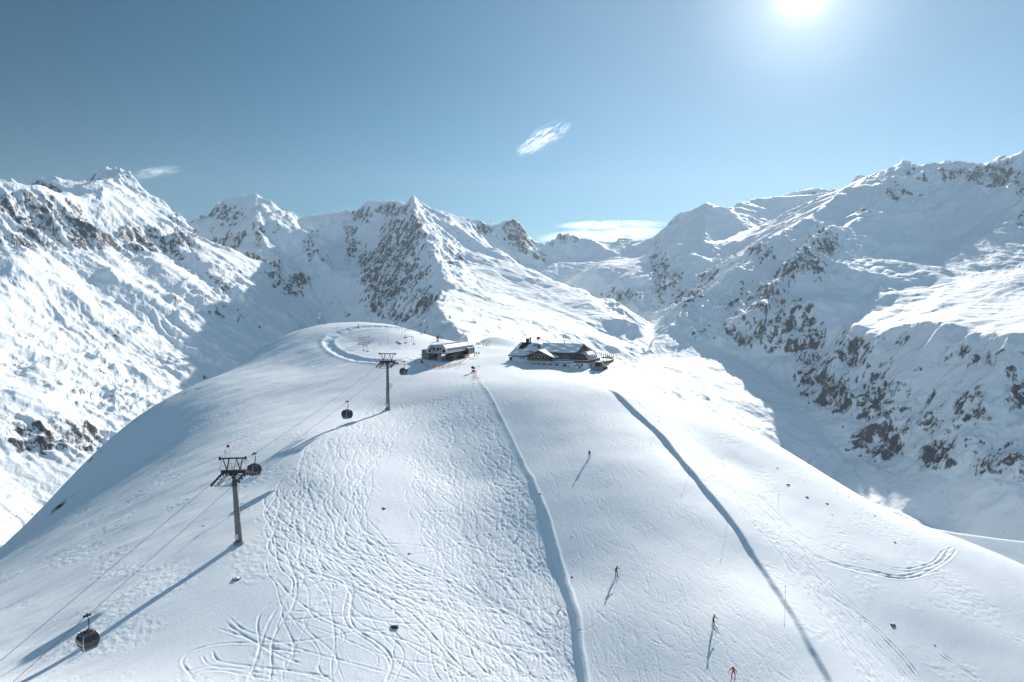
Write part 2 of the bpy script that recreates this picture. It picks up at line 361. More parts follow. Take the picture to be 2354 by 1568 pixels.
# ------------------------------------------------------------------ far terrain: ridge and valley lines
def cy(Y):
    return 1150.0 * (Y / 1150.0) ** 0.74 if Y > 1150 else Y
def PF(px, py, Y): return P(px, py, cy(Y))
LINES = {
 'A_front': [(-330,385,1350),(-150,400,1500),(0,417,1600),(50,416,1660),(105,425,1750),(135,438,1850),(175,445,1950),(227,422,2100),(249,432,2180),(269,447,2250)],
 'A_base': [(-330,560,1150),(-150,560,1250),(0,556,1350),(88,548,1450),(159,578,1550),(224,588,1650),(309,578,1850),(369,583,2000),(427,578,2150),(476,585,2300)],
 'A_peakl': [(20,470,2700),(90,440,2700),(164,433,2800),(191,403,2850),(219,388,2900),(231,382,2900),(242,374,2900),(256,381,2880),(274,387,2850),(301,392,2800),(328,425,2750),(356,444,2720),(383,468,2690),(410,490,2650),(438,518,2580),(460,551,2450),(476,585,2300)],
 'A_arete': [(242,378,2900),(249,411,2600),(269,447,2250)],
 'A_small': [(55,430,2300),(71,425,2250),(100,416,2230),(131,426,2230),(160,450,2200)],
 'A_rib': [(476,585,2300),(540,640,2150),(590,700,1950)],
 'B_crest': [(410,530,3600),(449,492,3800),(465,490,3800),(490,468,3800),(512,460,3800),(542,448,3820),(569,449,3820),(591,442,3800),(610,456,3780),(634,475,3750),(661,497,3750),(672,505,3800)],
 'B_spur1': [(672,505,3800),(687,512,3600),(705,535,3350),(727,568,3100),(743,604,2950),(757,640,2800)],
 'B_spur2': [(580,490,3500),(590,519,3250),(606,552,3050),(623,585,2900),(640,615,2750),(660,650,2600)],
 'B_face': [(640,560,3250),(670,600,3000),(700,640,2800)],
 'B_plateau': [(480,535,3400),(530,528,3350),(575,535,3250)],
 'B_platlow': [(480,570,2900),(530,572,2950),(580,580,2900)],
 'G_crest': [(672,505,3800),(716,502,4200),(762,497,4200),(798,486,4100),(834,470,4000),(847,456,3900),(875,461,3850),(894,455,3750),(916,467,3550),(927,468,3350),(946,449,3000)],
 'G_mid': [(716,560,3650),(760,555,3650),(800,570,3500)],
 'G_low': [(740,640,3050),(775,630,3100),(815,625,3000)],
 'G_rib': [(834,470,4000),(806,516,3750),(800,552,3500),(815,590,3250),(833,620,3050)],
 'G_bowl': [(867,490,3700),(870,530,3450),(862,575,3150),(845,620,2850)],
 'C_arete': [(946,449,3000),(952,475,2800),(960,502,2620),(968,524,2450),(979,546,2280),(992,570,2080),(1000,590,1950),(1010,612,1820),(1019,633,1700),(1046,664,1450),(1012,676,1280),(1000,690,1080),(1012,705,900),(1030,730,660),(1048,752,530),(1075,772,440)],
 'C_westfoot': [(838,632,2700),(842,655,2500),(848,690,2250),(872,720,1950),(905,745,1700),(940,775,1450),(955,800,1200)],
 'C_crest': [(946,449,3000),(965,464,3060),(990,481,3150),(1028,505,3300),(1061,511,3450),(1099,515,3650),(1128,512,3750),(1140,511,3800),(1165,504,3800),(1173,499,3800),(1195,518,3780),(1213,531,3780),(1246,554,3850),(1268,543,3900),(1290,523,3900),(1306,533,3900),(1323,542,3900),(1350,545,3950),(1363,554,4000),(1385,572,4050),(1404,557,4050),(1420,545,4050),(1437,536,4050),(1459,548,4050),(1478,561,4000),(1489,547,3900),(1519,532,3800),(1541,508,3720),(1566,485,3680),(1590,481,3680),(1623,461,3660),(1656,474,3750),(1741,456,4500),(1763,453,4800),(1781,436,5000),(1806,446,5000),(1823,438,5000),(1850,432,5000),(1875,431,5000),(1890,426,5000),(1916,440,4900),(1937,435,4600)],
 'C3': [(1061,511,3550),(1103,543,3200),(1136,568,2900),(1158,587,2700),(1191,609,2500),(1227,617,2330),(1257,639,2180),(1295,662,2020),(1341,664,1900),(1363,678,1830),(1404,688,1730),(1432,705,1630),(1443,735,1500),(1447,770,1360)],
 'C_midlit': [(1060,560,2600),(1075,620,2150),(1110,665,1750),(1150,700,1400),(1190,735,1050),(1210,765,800),(1200,780,600)],
 'C_lowlit': [(1230,700,1600),(1300,735,1350),(1370,765,1150),(1420,785,1080)],
 'C3_back': [(1125,600,3250),(1190,640,3050),(1260,665,2950),(1340,690,2700),(1420,725,2300),(1475,745,1900)],
 'D_foot': [(1110,555,3500),(1165,585,3400),(1240,605,3400),(1320,600,3650)],
 'V2': [(1480,660,2500),(1500,715,2050),(1505,750,1700),(1500,785,1400),(1481,812,1180),(1500,845,1020),(1560,890,880),(1640,960,740)],
 'V2_head': [(1400,650,2650),(1440,650,2550),(1500,640,2500)],
 'V2_bench': [(1370,618,2900),(1430,612,2850),(1475,608,2850)],
 'V2_benchup': [(1385,600,3400),(1430,588,3500),(1468,590,3400)],
 'E_mid': [(1560,560,2900),(1620,555,2900),(1690,560,2800),(1745,520,3500),(1850,505,3700)],
 'E_low': [(1530,640,2350),(1580,640,2350),(1640,625,2300)],
 'E_foot': [(1520,720,1900),(1560,725,1850)],
 'F_spur': [(1937,440,2500),(1905,460,2350),(1878,482,2200),(1845,504,2080),(1804,523,1980),(1776,547,1900),(1749,575,1830),(1705,604,1760),(1678,623,1700),(1651,650,1640),(1623,675,1590),(1596,700,1530),(1568,721,1480),(1553,737,1430),(1536,757,1370),(1500,775,1280)],
 'F_back': [(1937,440,3900),(1955,415,3900),(1973,391,3900),(2006,401,3900),(2040,420,3900)],
 'F_crest': [(1937,440,2500),(1960,427,2600),(1985,412,2700),(2006,402,2800),(2031,391,2880),(2053,386,2900),(2077,361,2900),(2107,375,2850),(2124,383,2800),(2151,382,2750),(2176,371,2700),(2220,376,2600),(2250,368,2550),(2277,365,2500),(2288,358,2480),(2326,349,2400),(2354,342,2350),(2500,320,2150),(2800,300,1900)],
 'F_s2': [(2077,361,2900),(2064,394,2650),(2042,435,2400),(2015,462,2250),(1976,495,2050),(1932,520,1850),(1894,518,1680),(1867,534,1600),(1835,572,1480),(1800,620,1400),(1765,680,1300)],
 'F_gully': [(1960,480,2250),(1900,540,1970),(1840,600,1700),(1770,660,1540),(1690,715,1420)],
 'F_basin': [(2120,455,2300),(2190,450,2250),(2260,445,2100),(2354,440,1950),(2500,430,1800)],
 'F_basinlow': [(2050,500,2000),(2120,530,1950),(2180,545,1850),(2230,520,1850),(2290,500,1800),(2354,520,1650),(2500,520,1500)],
 'F_bench': [(1965,580,1520),(2050,605,1560),(2140,610,1500),(2240,620,1380),(2354,625,1280),(2550,620,1150)],
 'F_benchmid': [(1950,650,1260),(2040,670,1230),(2130,680,1180),(2240,690,1080),(2354,705,990),(2550,700,900)],
 'F_lip': [(1900,790,1080),(1932,730,1090),(1990,760,1000),(2012,765,970),(2050,750,960),(2098,740,940),(2184,752,880),(2270,767,820),(2354,780,770),(2550,800,700)],
 'F_foot': [(1560,765,1350),(1620,790,1270),(1700,820,1180),(1797,881,1030),(1866,941,920),(1896,1001,840),(1943,1040,790),(2033,1045,750),(2098,1079,700),(2184,1110,655),(2330,1120,600),(2550,1150,540)],
 'F_apron': [(1600,850,1050),(1700,930,905),(1800,1010,810),(1900,1100,735),(2050,1170,645),(2200,1230,600),(2354,1295,550),(2550,1330,500)],
}
WLINES = {
 'V1': [(-520,120,-300),(-480,300,-300),(-450,500,-290),(-430,800,-265),(-410,1200,-235),(-428,1502,-173),(-502,1828,-102),(-582,2103,-20)],
 'V2low': [(335,620,-195),(372,430,-285),(410,250,-340),(470,100,-360)],
 'hillcore': [(0,60,-200),(0,250,-130),(-5,380,-60)],
}
tin_pts = []; tin_edges = []; _seen = {}
def tp(p):
    k = (round(float(p[0]) / 4), round(float(p[1]) / 4))
    if k in _seen: return _seen[k]
    tin_pts.append(np.array(p, float)); _seen[k] = len(tin_pts) - 1
    return _seen[k]
_jr = random.Random(4)
def jag(ln, amp):
    out = [ln[0]]
    for a_, c_ in zip(ln[:-1], ln[1:]):
        k = max(1, int(math.hypot(c_[0] - a_[0], c_[1] - a_[1]) / 9))
        for i in range(1, k + 1):
            f = i / k; j_ = 0 if i == k else _jr.uniform(-amp, amp * .6)
            out.append((a_[0] + (c_[0] - a_[0]) * f, a_[1] + (c_[1] - a_[1]) * f + j_, a_[2] + (c_[2] - a_[2]) * f + (0 if i == k else _jr.uniform(-14, 14))))
    return out
for _k, _a in (('A_front', 5), ('A_peakl', 3), ('B_crest', 9), ('B_spur1', 3), ('G_crest', 7), ('C_arete', 3), ('C_crest', 8), ('F_crest', 7), ('F_spur', 2.0), ('F_s2', 3)):
    LINES[_k] = jag(LINES[_k], _a)
for nme, ln in LINES.items():
    ids = [tp(PF(*a)) for a in ln]
    tin_edges += [(a, b) for a, b in zip(ids[:-1], ids[1:]) if a != b]
for nme, ln in WLINES.items():
    ids = [tp(a) for a in ln]
    tin_edges += [(a, b) for a, b in zip(ids[:-1], ids[1:]) if a != b]
# lower left wall of the valley
for a in ((0,640,1150),(100,850,950),(0,900,830),(250,1000,860),(100,1150,690),(0,1250,590),(-200,880,760),(-330,650,900),(-330,1050,600),(330,860,1130)):
    tp(PF(*a))
# behind the skyline the ground falls away
for ln, f, dz in (('A_front', 1.10, 260), ('A_peakl', 1.12, 420), ('B_crest', 1.10, 350), ('G_crest', 1.10, 330), ('C_crest', 1.10, 380), ('F_back', 1.12, 420), ('F_crest', 1.13, 420)):
    for a in LINES[ln][::2]:
        if ln == 'G_crest' and a[0] > 900: continue
        if ln == 'C_crest' and a[0] < 1150: continue
        if ln == 'A_front' and a[0] > 120: continue
        if ln == 'F_crest' and a[0] < 2040: continue
        p = PF(*a); q = p * f; q[2] = p[2] - dz
        tp(q)
for x, y, z in ((-7000,5500,100),(0,6000,100),(7000,5500,100),(-7000,60,-100),(7000,60,-100),(-1500,60,150),(1500,60,100),(-3000,2500,100),(3200,2300,100),(-900,60,-180),(900,60,-150),
                (-2500,4200,100),(2500,4300,100),(0,60,-220)):
    tp((x, y, z))
tin_pts = np.array(tin_pts)
res = delaunay_2d_cdt([Vector((p[0], p[1])) for p in tin_pts], tin_edges, [], 0, 0.01)
TV = np.array([(v.x, v.y) for v in res[0]]); TF = res[2]
TZ = np.zeros(len(TV))
for i, orig in enumerate(res[3]):
    if len(orig): TZ[i] = tin_pts[orig[0], 2]
    else:   # crossing of two constraint lines: inverse distance along neighbours
        d2 = ((tin_pts[:, :2] - TV[i]) ** 2).sum(1); k = np.argsort(d2)[:3]
        w = 1 / (d2[k] + 1); TZ[i] = (tin_pts[k, 2] * w).sum() / w.sum()

FC, FR = 1500, 1250
fw = np.linspace(-1.02, 1.02, FC)
L0, L1 = math.log(150.0), math.log(5000.0)
fl = np.linspace(L0, L1, FR)
FW, FL = np.meshgrid(fw, fl)
FY = np.exp(FL); FX = FW * FY
FZ = np.full(FX.shape, -200.0)
for f in TF:
    if len(f) != 3: continue
    a, b, c = (TV[i] for i in f); za, zb, zc = (TZ[i] for i in f)
    ys = np.array([a[1], b[1], c[1]]); xs = np.array([a[0], b[0], c[0]])
    r0 = int((math.log(max(ys.min(), 1)) - L0) / (L1 - L0) * (FR - 1)) - 1; r1 = int((math.log(max(ys.max(), 1)) - L0) / (L1 - L0) * (FR - 1)) + 2
    r0 = max(r0, 0); r1 = min(r1, FR)
    if r1 <= r0: continue
    yy = np.array([max(ys.min(), 150), max(ys.max(), 150)])
    ww = np.concatenate((xs / yy[0], xs / yy[1]))
    c0 = int((ww.min() + 1.02) / 2.04 * (FC - 1)) - 1; c1 = int((ww.max() + 1.02) / 2.04 * (FC - 1)) + 2
    c0 = max(c0, 0); c1 = min(c1, FC)
    if c1 <= c0: continue
    den = (b[1] - c[1]) * (a[0] - c[0]) + (c[0] - b[0]) * (a[1] - c[1])
    if abs(den) < 1e-6: continue
    X = FX[r0:r1, c0:c1]; Y = FY[r0:r1, c0:c1]
    l1 = ((b[1] - c[1]) * (X - c[0]) + (c[0] - b[0]) * (Y - c[1])) / den
    l2 = ((c[1] - a[1]) * (X - c[0]) + (a[0] - c[0]) * (Y - c[1])) / den
    l3 = 1 - l1 - l2
    ins = (l1 >= -1e-6) & (l2 >= -1e-6) & (l3 >= -1e-6)
    Zt = l1 * za + l2 * zb + l3 * zc
    sub = FZ[r0:r1, c0:c1]; sub[ins] = Zt[ins]
FZ0 = FZ.copy()
FZs = blur(blur(FZ, 6, 4), 5, 2)
FZsharp = blur(FZ, 1, 1)
def grad(Z):
    dl = (L1 - L0) / (FR - 1); dw = 2.04 / (FC - 1)
    Zl = np.gradient(Z, dl, axis=0); Zw = np.gradient(Z, dw, axis=1)
    # X = w*e^l, Y = e^l  ->  dZ/dX = Zw/Y ; dZ/dY = (Zl - w*Zw)/Y
    return Zw / FY, (Zl - FW * Zw) / FY
gx, gy = grad(blur(FZs, 6, 3))
slope = np.sqrt(gx * gx + gy * gy)

# where rock shows: each patch (px,py,Y, rx,ry, strength, dY)
PY = 784 - FPX * 0  # image row of a vertex, only to read the survey notes below
fwdc = math.cos(PITCH); 
ELEV = FZsharp / FY
ROCKS = [
 # left wall
 (40,470,1650,120,45,.16,500),(120,500,1700,120,50,.20,500),(200,540,1700,90,45,.26,400),(320,540,2000,90,40,.26,500),(420,560,2250,60,35,.24,500),
 (60,545,1400,70,14,.30,300),(285,395,2850,40,12,.16,400),(200,410,2850,50,30,.14,400),(430,500,2650,40,30,.16,400),
 (90,1010,850,110,42,.42,300),(200,1000,850,70,40,.34,300),(30,830,1000,60,40,.16,300),(250,900,1000,120,60,.13,300),(370,800,1200,100,60,.12,400),(450,700,1700,90,60,.13,500),
 (520,650,2000,70,60,.15,500),(580,720,1800,60,50,.12,400),(200,760,1300,160,80,.07,500),
 # B and cirque
 (500,480,3750,60,25,.34,400),(530,500,3650,60,25,.20,400),(600,480,3650,50,30,.12,400),(650,500,3700,30,30,.2,300),(715,560,3200,22,50,.33,500),(640,620,2700,30,40,.28,400),(680,655,2650,50,30,.32,400),
 (600,545,3100,14,40,.30,300),(440,495,3700,20,15,.3,400),(820,490,3900,35,30,.30,500),(810,560,3450,25,55,.32,500),(845,600,2950,35,45,.42,500),(895,475,3700,25,25,.25,500),
 # C pyramid
 (935,560,2600,60,70,.24,900),(900,610,2500,60,60,.30,900),(880,650,2400,55,60,.33,900),(940,630,2100,60,60,.22,900),(880,700,2150,40,40,.33,700),(960,520,2600,20,40,.28,500),(925,480,3000,25,30,.12,400),
 (975,700,1500,45,50,.16,700),(940,735,1600,50,30,.16,700),(1010,560,2300,60,60,.12,900),(1040,600,2100,40,40,.12,900),(980,760,1000,20,20,.25,500),
 # D
 (1120,520,3800,50,18,.22,600),(1180,530,3850,50,35,.36,600),(1200,560,3700,40,25,.30,600),(1245,590,3500,35,22,.22,600),(1270,550,4200,25,18,.3,500),(1300,545,4200,40,25,.34,600),(1350,560,4300,40,25,.26,600),(1437,555,4450,40,22,.34,500),(1500,555,4400,30,22,.34,500),
 (1540,530,4300,30,30,.28,500),(1240,570,4000,20,20,.25,400),(1195,600,3300,20,10,.2,500),
 # E
 (1620,470,4250,25,14,.3,400),(1560,500,4250,20,25,.22,400),(1505,600,3000,22,60,.30,900),(1520,640,2700,22,70,.38,800),(1580,690,2100,45,45,.40,700),(1610,640,2400,60,50,.20,800),(1550,640,2500,30,60,.30,800),(1440,680,2500,60,25,.28,700),(1660,590,2600,50,40,.10,800),
 # F
 (2080,385,2800,25,20,.30,400),(2030,410,2850,50,22,.22,400),(2110,410,2750,30,18,.22,400),(2180,395,2650,60,20,.38,400),(2230,400,2550,60,25,.34,400),(2290,400,2400,70,30,.34,400),(2340,430,2200,40,50,.38,500),(2350,500,1900,30,40,.4,500),
 (2045,440,2350,30,25,.28,400),(2090,450,2350,60,20,.18,400),(1990,480,2100,30,20,.28,300),(1890,550,1680,50,30,.34,500),(1850,600,1550,50,40,.28,500),(1800,620,1500,60,50,.22,500),(1750,580,2050,40,30,.2,400),
 (1890,600,1500,60,60,.20,500),(1770,680,1450,90,60,.22,500),(1700,700,1500,80,50,.20,500),(1700,770,1250,90,35,.22,500),(1600,760,1400,60,35,.22,500),(1820,740,1250,90,70,.26,500),(1870,830,1100,60,60,.34,400),
 (1880,880,1000,70,60,.34,400),(1960,800,1000,50,40,.30,300),(1930,900,950,60,60,.34,300),(2000,900,900,70,80,.28,300),(2030,1000,800,80,60,.33,300),(2130,950,850,100,90,.22,300),(2170,1040,750,80,50,.33,300),(2250,960,780,90,90,.22,300),(2290,1060,680,80,60,.34,300),
 (2250,820,830,110,30,.20,300),(2350,900,720,60,80,.28,300),(2350,1060,620,60,50,.36,300),(2060,780,950,60,20,.16,200),(1480,800,1250,30,15,.15,300),
]
rock = np.full(FX.shape, 0.19, np.float32)
acc = np.zeros_like(rock)
for (px, py, Y, rx, ry, s, dY) in ROCKS:
    u = (px - 1177) / FPX; el = P(px, py, 1.0)[2]
    g = np.exp(-((FW - u) / (rx / FPX * 0.8)) ** 2 - ((ELEV - el) / (ry / FPX * 0.85)) ** 2 - ((FY - cy(Y)) / (dY * 0.75)) ** 2)
    acc = np.maximum(acc, g * s) + 0.25 * np.minimum(acc, g * s)
acc = np.minimum(acc, 0.30) * 0.76
rock += acc
ROUGH = np.clip(acc / 0.3, 0, 1)

# downhill-flowing streaks: noise carried along the fall line
def flow_noise(scale, steps, step_len, seed, oct=3):
    base = fbm(FX / scale, FY / scale, oct, 0.55, seed)
    dl = (L1 - L0) / (FR - 1); dw = 2.04 / (FC - 1)
    s = np.sqrt(gx * gx + gy * gy) + 1e-4
    ux, uy = gx / s, gy / s
    tot = base.copy(); n = 1
    for sgn in (1, -1):
        Xc, Yc = FX.copy(), FY.copy()
        for k in range(steps):
            li = np.clip(((np.log(np.maximum(Yc, 1)) - L0) / dl), 0, FR - 1).astype(np.int32)
            wi = np.clip(((Xc / np.maximum(Yc, 1) + 1.02) / dw), 0, FC - 1).astype(np.int32)
            Xc = Xc + sgn * step_len * ux[li, wi]; Yc = Yc + sgn * step_len * uy[li, wi]
            li = np.clip(((np.log(np.maximum(Yc, 1)) - L0) / dl), 0, FR - 1).astype(np.int32)
            wi = np.clip(((Xc / np.maximum(Yc, 1) + 1.02) / dw), 0, FC - 1).astype(np.int32)
            tot += base[li, wi]; n += 1
    tot /= n
    return tot / (tot.std() + 1e-6)
fl_big = flow_noise(110.0, 9, 28.0, 21)
fl_mid = flow_noise(42.0, 9, 11.0, 31)
fl_fin = flow_noise(17.0, 8, 5.0, 41)
steepw = smooth(slope, 0.18, 0.62)
warpx = fbm(FX / 400, FY / 400, 3, 0.5, 51) * 70; warpy = fbm(FX / 400 + 9, FY / 400, 3, 0.5, 55) * 70
rg = ridged((FX + warpx) / 300.0, (FY + warpy) / 300.0, 7, 0.56, 61)
rg2 = ridged((FX + warpx) / 75.0, (FY + warpy) / 75.0, 5, 0.6, 71)
hum = fbm(FX / 260, FY / 260, 4, 0.5, 81)
amp = 0.55 + 0.45 * smooth(FY, 500, 1500)
Zf = FZs + (FZsharp - FZs) * 0.9
crestw = ROUGH
Zf = Zf + amp * ((rg - 0.45) * (9 + 56 * crestw * steepw + 16 * steepw) + (rg2 - 0.45) * (1.6 + 26 * crestw + 4 * steepw) + fl_big * (1.2 + 3.0 * steepw)
                 + fl_mid * (0.5 + 3.0 * steepw * (0.25 + crestw)) + fl_fin * (0.12 + 1.5 * crestw) + hum * 5 + (ridged((FX + warpx) / 26.0, (FY + warpy) / 26.0, 3, 0.6, 77) - 0.4) * 12.0 * crestw)
rock = rock + steepw * 0.03 + fl_mid * 0.012 + fl_fin * 0.012
farsmooth = Zf
def far_height(X, Y):
    X = np.asarray(X, float); Y = np.maximum(np.asarray(Y, float), 150.1)
    r = np.clip((np.log(Y) - L0) / (L1 - L0) * (FR - 1), 0, FR - 1.001); c = np.clip((X / Y + 1.02) / 2.04 * (FC - 1), 0, FC - 1.001)
    ri = r.astype(int); ci = c.astype(int); fr_ = r - ri; fc_ = c - ci
    return (farsmooth[ri, ci] * (1 - fr_) * (1 - fc_) + farsmooth[ri, ci + 1] * (1 - fr_) * fc_ + farsmooth[ri + 1, ci] * fr_ * (1 - fc_) + farsmooth[ri + 1, ci + 1] * fr_ * fc_)
def smax(a, b, k):
    h = np.clip(0.5 + 0.5 * (a - b) / k, 0, 1)
    return b + (a - b) * h + k * h * (1 - h)
NEARMAX = 540.0
# sink the far sheet under the near one
inside = smooth(FY, NEARMAX - 4, NEARMAX - 30)
Zmesh = Zf - inside * 6.0
grid_far = grid_mesh('mountains', FX, FY, Zmesh, M_far, {'rock': rock, 'streak': np.clip(fl_fin * 0.6 + fl_mid * 0.4, -3, 3)})
tag(grid_far, kind='structure')

# ------------------------------------------------------------------ near sheet
NC, NR = 1480, 1120
nw = np.linspace(-1.0, 1.0, NC); nl = np.linspace(math.log(62.0), math.log(NEARMAX), NR)
NW, NL = np.meshgrid(nw, nl)
NY = np.exp(NL); NX = NW * NY
NZ = near_smooth(NX, NY)
FH = far_height(NX, NY)
FH = np.where(NY < 155, FH - (155 - NY) * 0.5, FH)
edge = smooth(NY, NEARMAX - 60, NEARMAX - 4)
NZ = NZ * (1 - edge) + (FH + (NZ - FH) * 0) * edge
NZ = smax(NZ, FH, 6.0)
und = fbm(NX / 38, NY / 38, 3, 0.5, 91) * 0.32
flank = smooth(NX, -40, -75) * smooth(NY, 60, 100)
drift = fbm((NX * 0.80 - NY * 0.60) / 6.0, (NX * 0.60 + NY * 0.80) / 30.0, 4, 0.55, 95)
NZ = NZ + und * (1 - edge) + drift * (0.03 + 0.20 * flank)

# --- sampling the snow surface
_ll0, _ll1 = math.log(62.0), math.log(NEARMAX)
def samp(A, X, Y):
    X = np.asarray(X, float); Y = np.asarray(Y, float)
    r = np.clip((np.log(Y) - _ll0) / (_ll1 - _ll0) * (NR - 1), 0, NR - 1.001); c = np.clip((X / Y + 1.0) / 2.0 * (NC - 1), 0, NC - 1.001)
    ri = r.astype(int); ci = c.astype(int); a_ = r - ri; b_ = c - ci
    return A[ri, ci] * (1 - a_) * (1 - b_) + A[ri, ci + 1] * (1 - a_) * b_ + A[ri + 1, ci] * a_ * (1 - b_) + A[ri + 1, ci + 1] * a_ * b_
def ground(x, y):
    return float(samp(NZ, x, y))
def G(px, py, ymin=70.0, ymax=500.0):
    """where the sight line px,py meets the hill"""
    d = P(px, py, 1.0)
    Y = np.exp(np.linspace(math.log(ymin), math.log(ymax), 900))
    h = samp(NZ, d[0] * Y, Y) - d[2] * Y
    k = int(np.argmax(h > 0))
    if h[k] <= 0: y = Y[int(np.argmax(h))]
    elif k == 0: y = Y[0]
    else:
        t = h[k - 1] / (h[k - 1] - h[k]); y = Y[k - 1] + (Y[k] - Y[k - 1]) * t
    return np.array((d[0] * y, y, ground(d[0] * y, y)))

# --- ski tracks pressed into the snow
TC = 0.15; TX0, TX1, TY0, TY1 = -125.0, 145.0, 72.0, 372.0
TNX, TNY = int((TX1 - TX0) / TC), int((TY1 - TY0) / TC)
TG = np.zeros((TNY, TNX), np.float32); TB = np.zeros((TNY, TNX), np.float32)
def resample(pts, step=0.13):
    pts = np.asarray(pts, float)
    seg = np.sqrt((np.diff(pts, axis=0) ** 2).sum(1)); sacc = np.concatenate(([0], np.cumsum(seg)))
    n = max(int(sacc[-1] / step), 2); t = np.linspace(0, sacc[-1], n)
    return np.stack((np.interp(t, sacc, pts[:, 0]), np.interp(t, sacc, pts[:, 1])), 1), t
def spline(ctrl, n=240):
    c = np.asarray(ctrl, float); m = len(c)
    c = np.concatenate((2 * c[:1] - c[1:2], c, 2 * c[-1:] - c[-2:-1]))
    out = []
    for i in range(m - 1):
        p0, p1, p2, p3 = c[i], c[i + 1], c[i + 2], c[i + 3]
        t = np.linspace(0, 1, max(n // (m - 1), 4), endpoint=False)[:, None]
        out.append(0.5 * ((2 * p1) + (-p0 + p2) * t + (2 * p0 - 5 * p1 + 4 * p2 - p3) * t ** 2 + (-p0 + 3 * p1 - 3 * p2 + p3) * t ** 3))
    out.append(c[-2][None]); return np.concatenate(out)
def stamp(path, w, depth, berm, fade=True):
    xy, t = resample(path)
    n = len(xy); env = np.ones(n)
    if fade: env = np.clip(np.minimum(t, t[-1] - t) / 1.2, 0, 1)
    wob = 0.75 + 0.35 * np.sin(t * 1.7 + w * 40) * np.sin(t * 0.53)
    R = int(math.ceil(1.9 * w / TC))
    ci = ((xy[:, 0] - TX0) / TC).astype(int); ri = ((xy[:, 1] - TY0) / TC).astype(int)
    ok = (ci > R) & (ci < TNX - R - 1) & (ri > R) & (ri < TNY - R - 1)
    if not ok.any(): return
    ci, ri, xx, yy, e = ci[ok], ri[ok], xy[ok, 0], xy[ok, 1], (env * wob)[ok]
    for dj in range(-R, R + 1):
        for di in range(-R, R + 1):
            dx = TX0 + (ci + di + 0.5) * TC - xx; dy = TY0 + (ri + dj + 0.5) * TC - yy
            d = np.sqrt(dx * dx + dy * dy) / w
            g = depth * e * np.exp(-(d / 0.55) ** 4)
            b_ = berm * e * np.exp(-((d - 0.95) / 0.36) ** 2)
            fi = (ri + dj) * TNX + ci + di
            np.maximum.at(TGf, fi, g.astype(np.float32)); np.maximum.at(TBf, fi, b_.astype(np.float32))
TGf, TBf = TG.ravel(), TB.ravel()
rs = random.Random(11)
def pxpath(pts):
    return spline([G(*p)[:2] for p in pts], 160)
def wiggle(path, amp, lam, ph, drift_=0.0):
    xy, t = resample(path, 0.6)
    tg = np.gradient(xy, axis=0); tg /= np.sqrt((tg ** 2).sum(1))[:, None] + 1e-9
    nrm_ = np.stack((-tg[:, 1], tg[:, 0]), 1)
    off = amp * np.sin(2 * np.pi * t / lam + ph + 0.8 * np.sin(t / 17.0 + ph * 2)) + drift_
    return xy + nrm_ * off[:, None]
def lerp_path(a, b, f):
    ta = np.linspace(0, 1, len(a)); tt = np.linspace(0, 1, 160)
    A_ = np.stack((np.interp(tt, ta, a[:, 0]), np.interp(tt, ta, a[:, 1])), 1)
    tb = np.linspace(0, 1, len(b)); B_ = np.stack((np.interp(tt, tb, b[:, 0]), np.interp(tt, tb, b[:, 1])), 1)
    return A_ * (1 - f) + B_ * f
fam = [pxpath(p) for p in (
 [(870,925),(760,990),(690,1060),(630,1130),(618,1200),(648,1290),(675,1340),(610,1420),(565,1500),(520,1568)],
 [(900,925),(800,1000),(720,1080),(680,1150),(690,1230),(750,1300),(830,1345),(930,1400),(1040,1470),(1120,1568)],
 [(960,922),(850,1010),(760,1100),(740,1180),(780,1260),(870,1320),(990,1360),(1120,1410),(1230,1480),(1290,1568)],
 [(1020,915),(930,1000),(860,1090),(850,1180),(890,1250),(980,1300),(1090,1350),(1180,1410),(1270,1490),(1320,1568)])]
def piece(path, f0, f1):
    n = len(path); a_, b_ = int(n * f0), max(int(n * f1), int(n * f0) + 4)
    return path[a_:b_]
for k in range(84):
    f = (k + rs.random()) / 84 * 3; i = min(int(f), 2)
    path = lerp_path(fam[i], fam[i + 1], f - i)
    path = wiggle(path, rs.uniform(0.5, 2.3), rs.uniform(11, 24), rs.uniform(0, 6.28), rs.uniform(-0.5, 0.5))
    f0 = rs.choice((0, 0, rs.uniform(0, 0.5))); f1 = rs.choice((1, 1, rs.uniform(0.6, 1)))
    stamp(piece(path, f0, f1), rs.uniform(0.18, 0.33), rs.uniform(0.06, 0.16), rs.uniform(0.03, 0.065))
for p in ([(642,1330),(700,1400),(850,1452),(1000,1500),(1100,1568)], [(520,1420),(560,1450),(640,1475),(800,1520),(950,1568)],
          [(440,1568),(418,1520),(470,1490),(600,1478),(760,1462),(900,1450)], [(470,1500),(500,1530),(640,1545),(760,1568)],
          [(600,1290),(612,1320),(640,1345),(660,1400),(700,1440),(850,1490),(1060,1540)], [(505,1440),(560,1470),(620,1500),(700,1520)],
          [(690,1240),(760,1262),(900,1280),(1060,1250),(1160,1200)], [(990,1130),(1050,1150),(1150,1185)], [(560,1568),(610,1470),(640,1400),(700,1350),(760,1330)],
          [(640,1420),(760,1420),(900,1430),(1050,1425),(1200,1460)], [(420,1560),(500,1540),(640,1568)], [(700,1330),(820,1370),(1000,1400),(1180,1440),(1290,1500)],
          [(905,1440),(960,1500),(1060,1560)], [(800,1260),(960,1262),(1080,1300),(1230,1330)]):
    path = pxpath(p)
    for q in range(rs.choice((1, 2))):
        stamp(wiggle(path, rs.uniform(0.1, 0.8), rs.uniform(14, 30), rs.uniform(0, 6), q * rs.uniform(0.7, 1.5)), rs.uniform(0.24, 0.38), rs.uniform(0.07, 0.13), rs.uniform(0.03, 0.06))
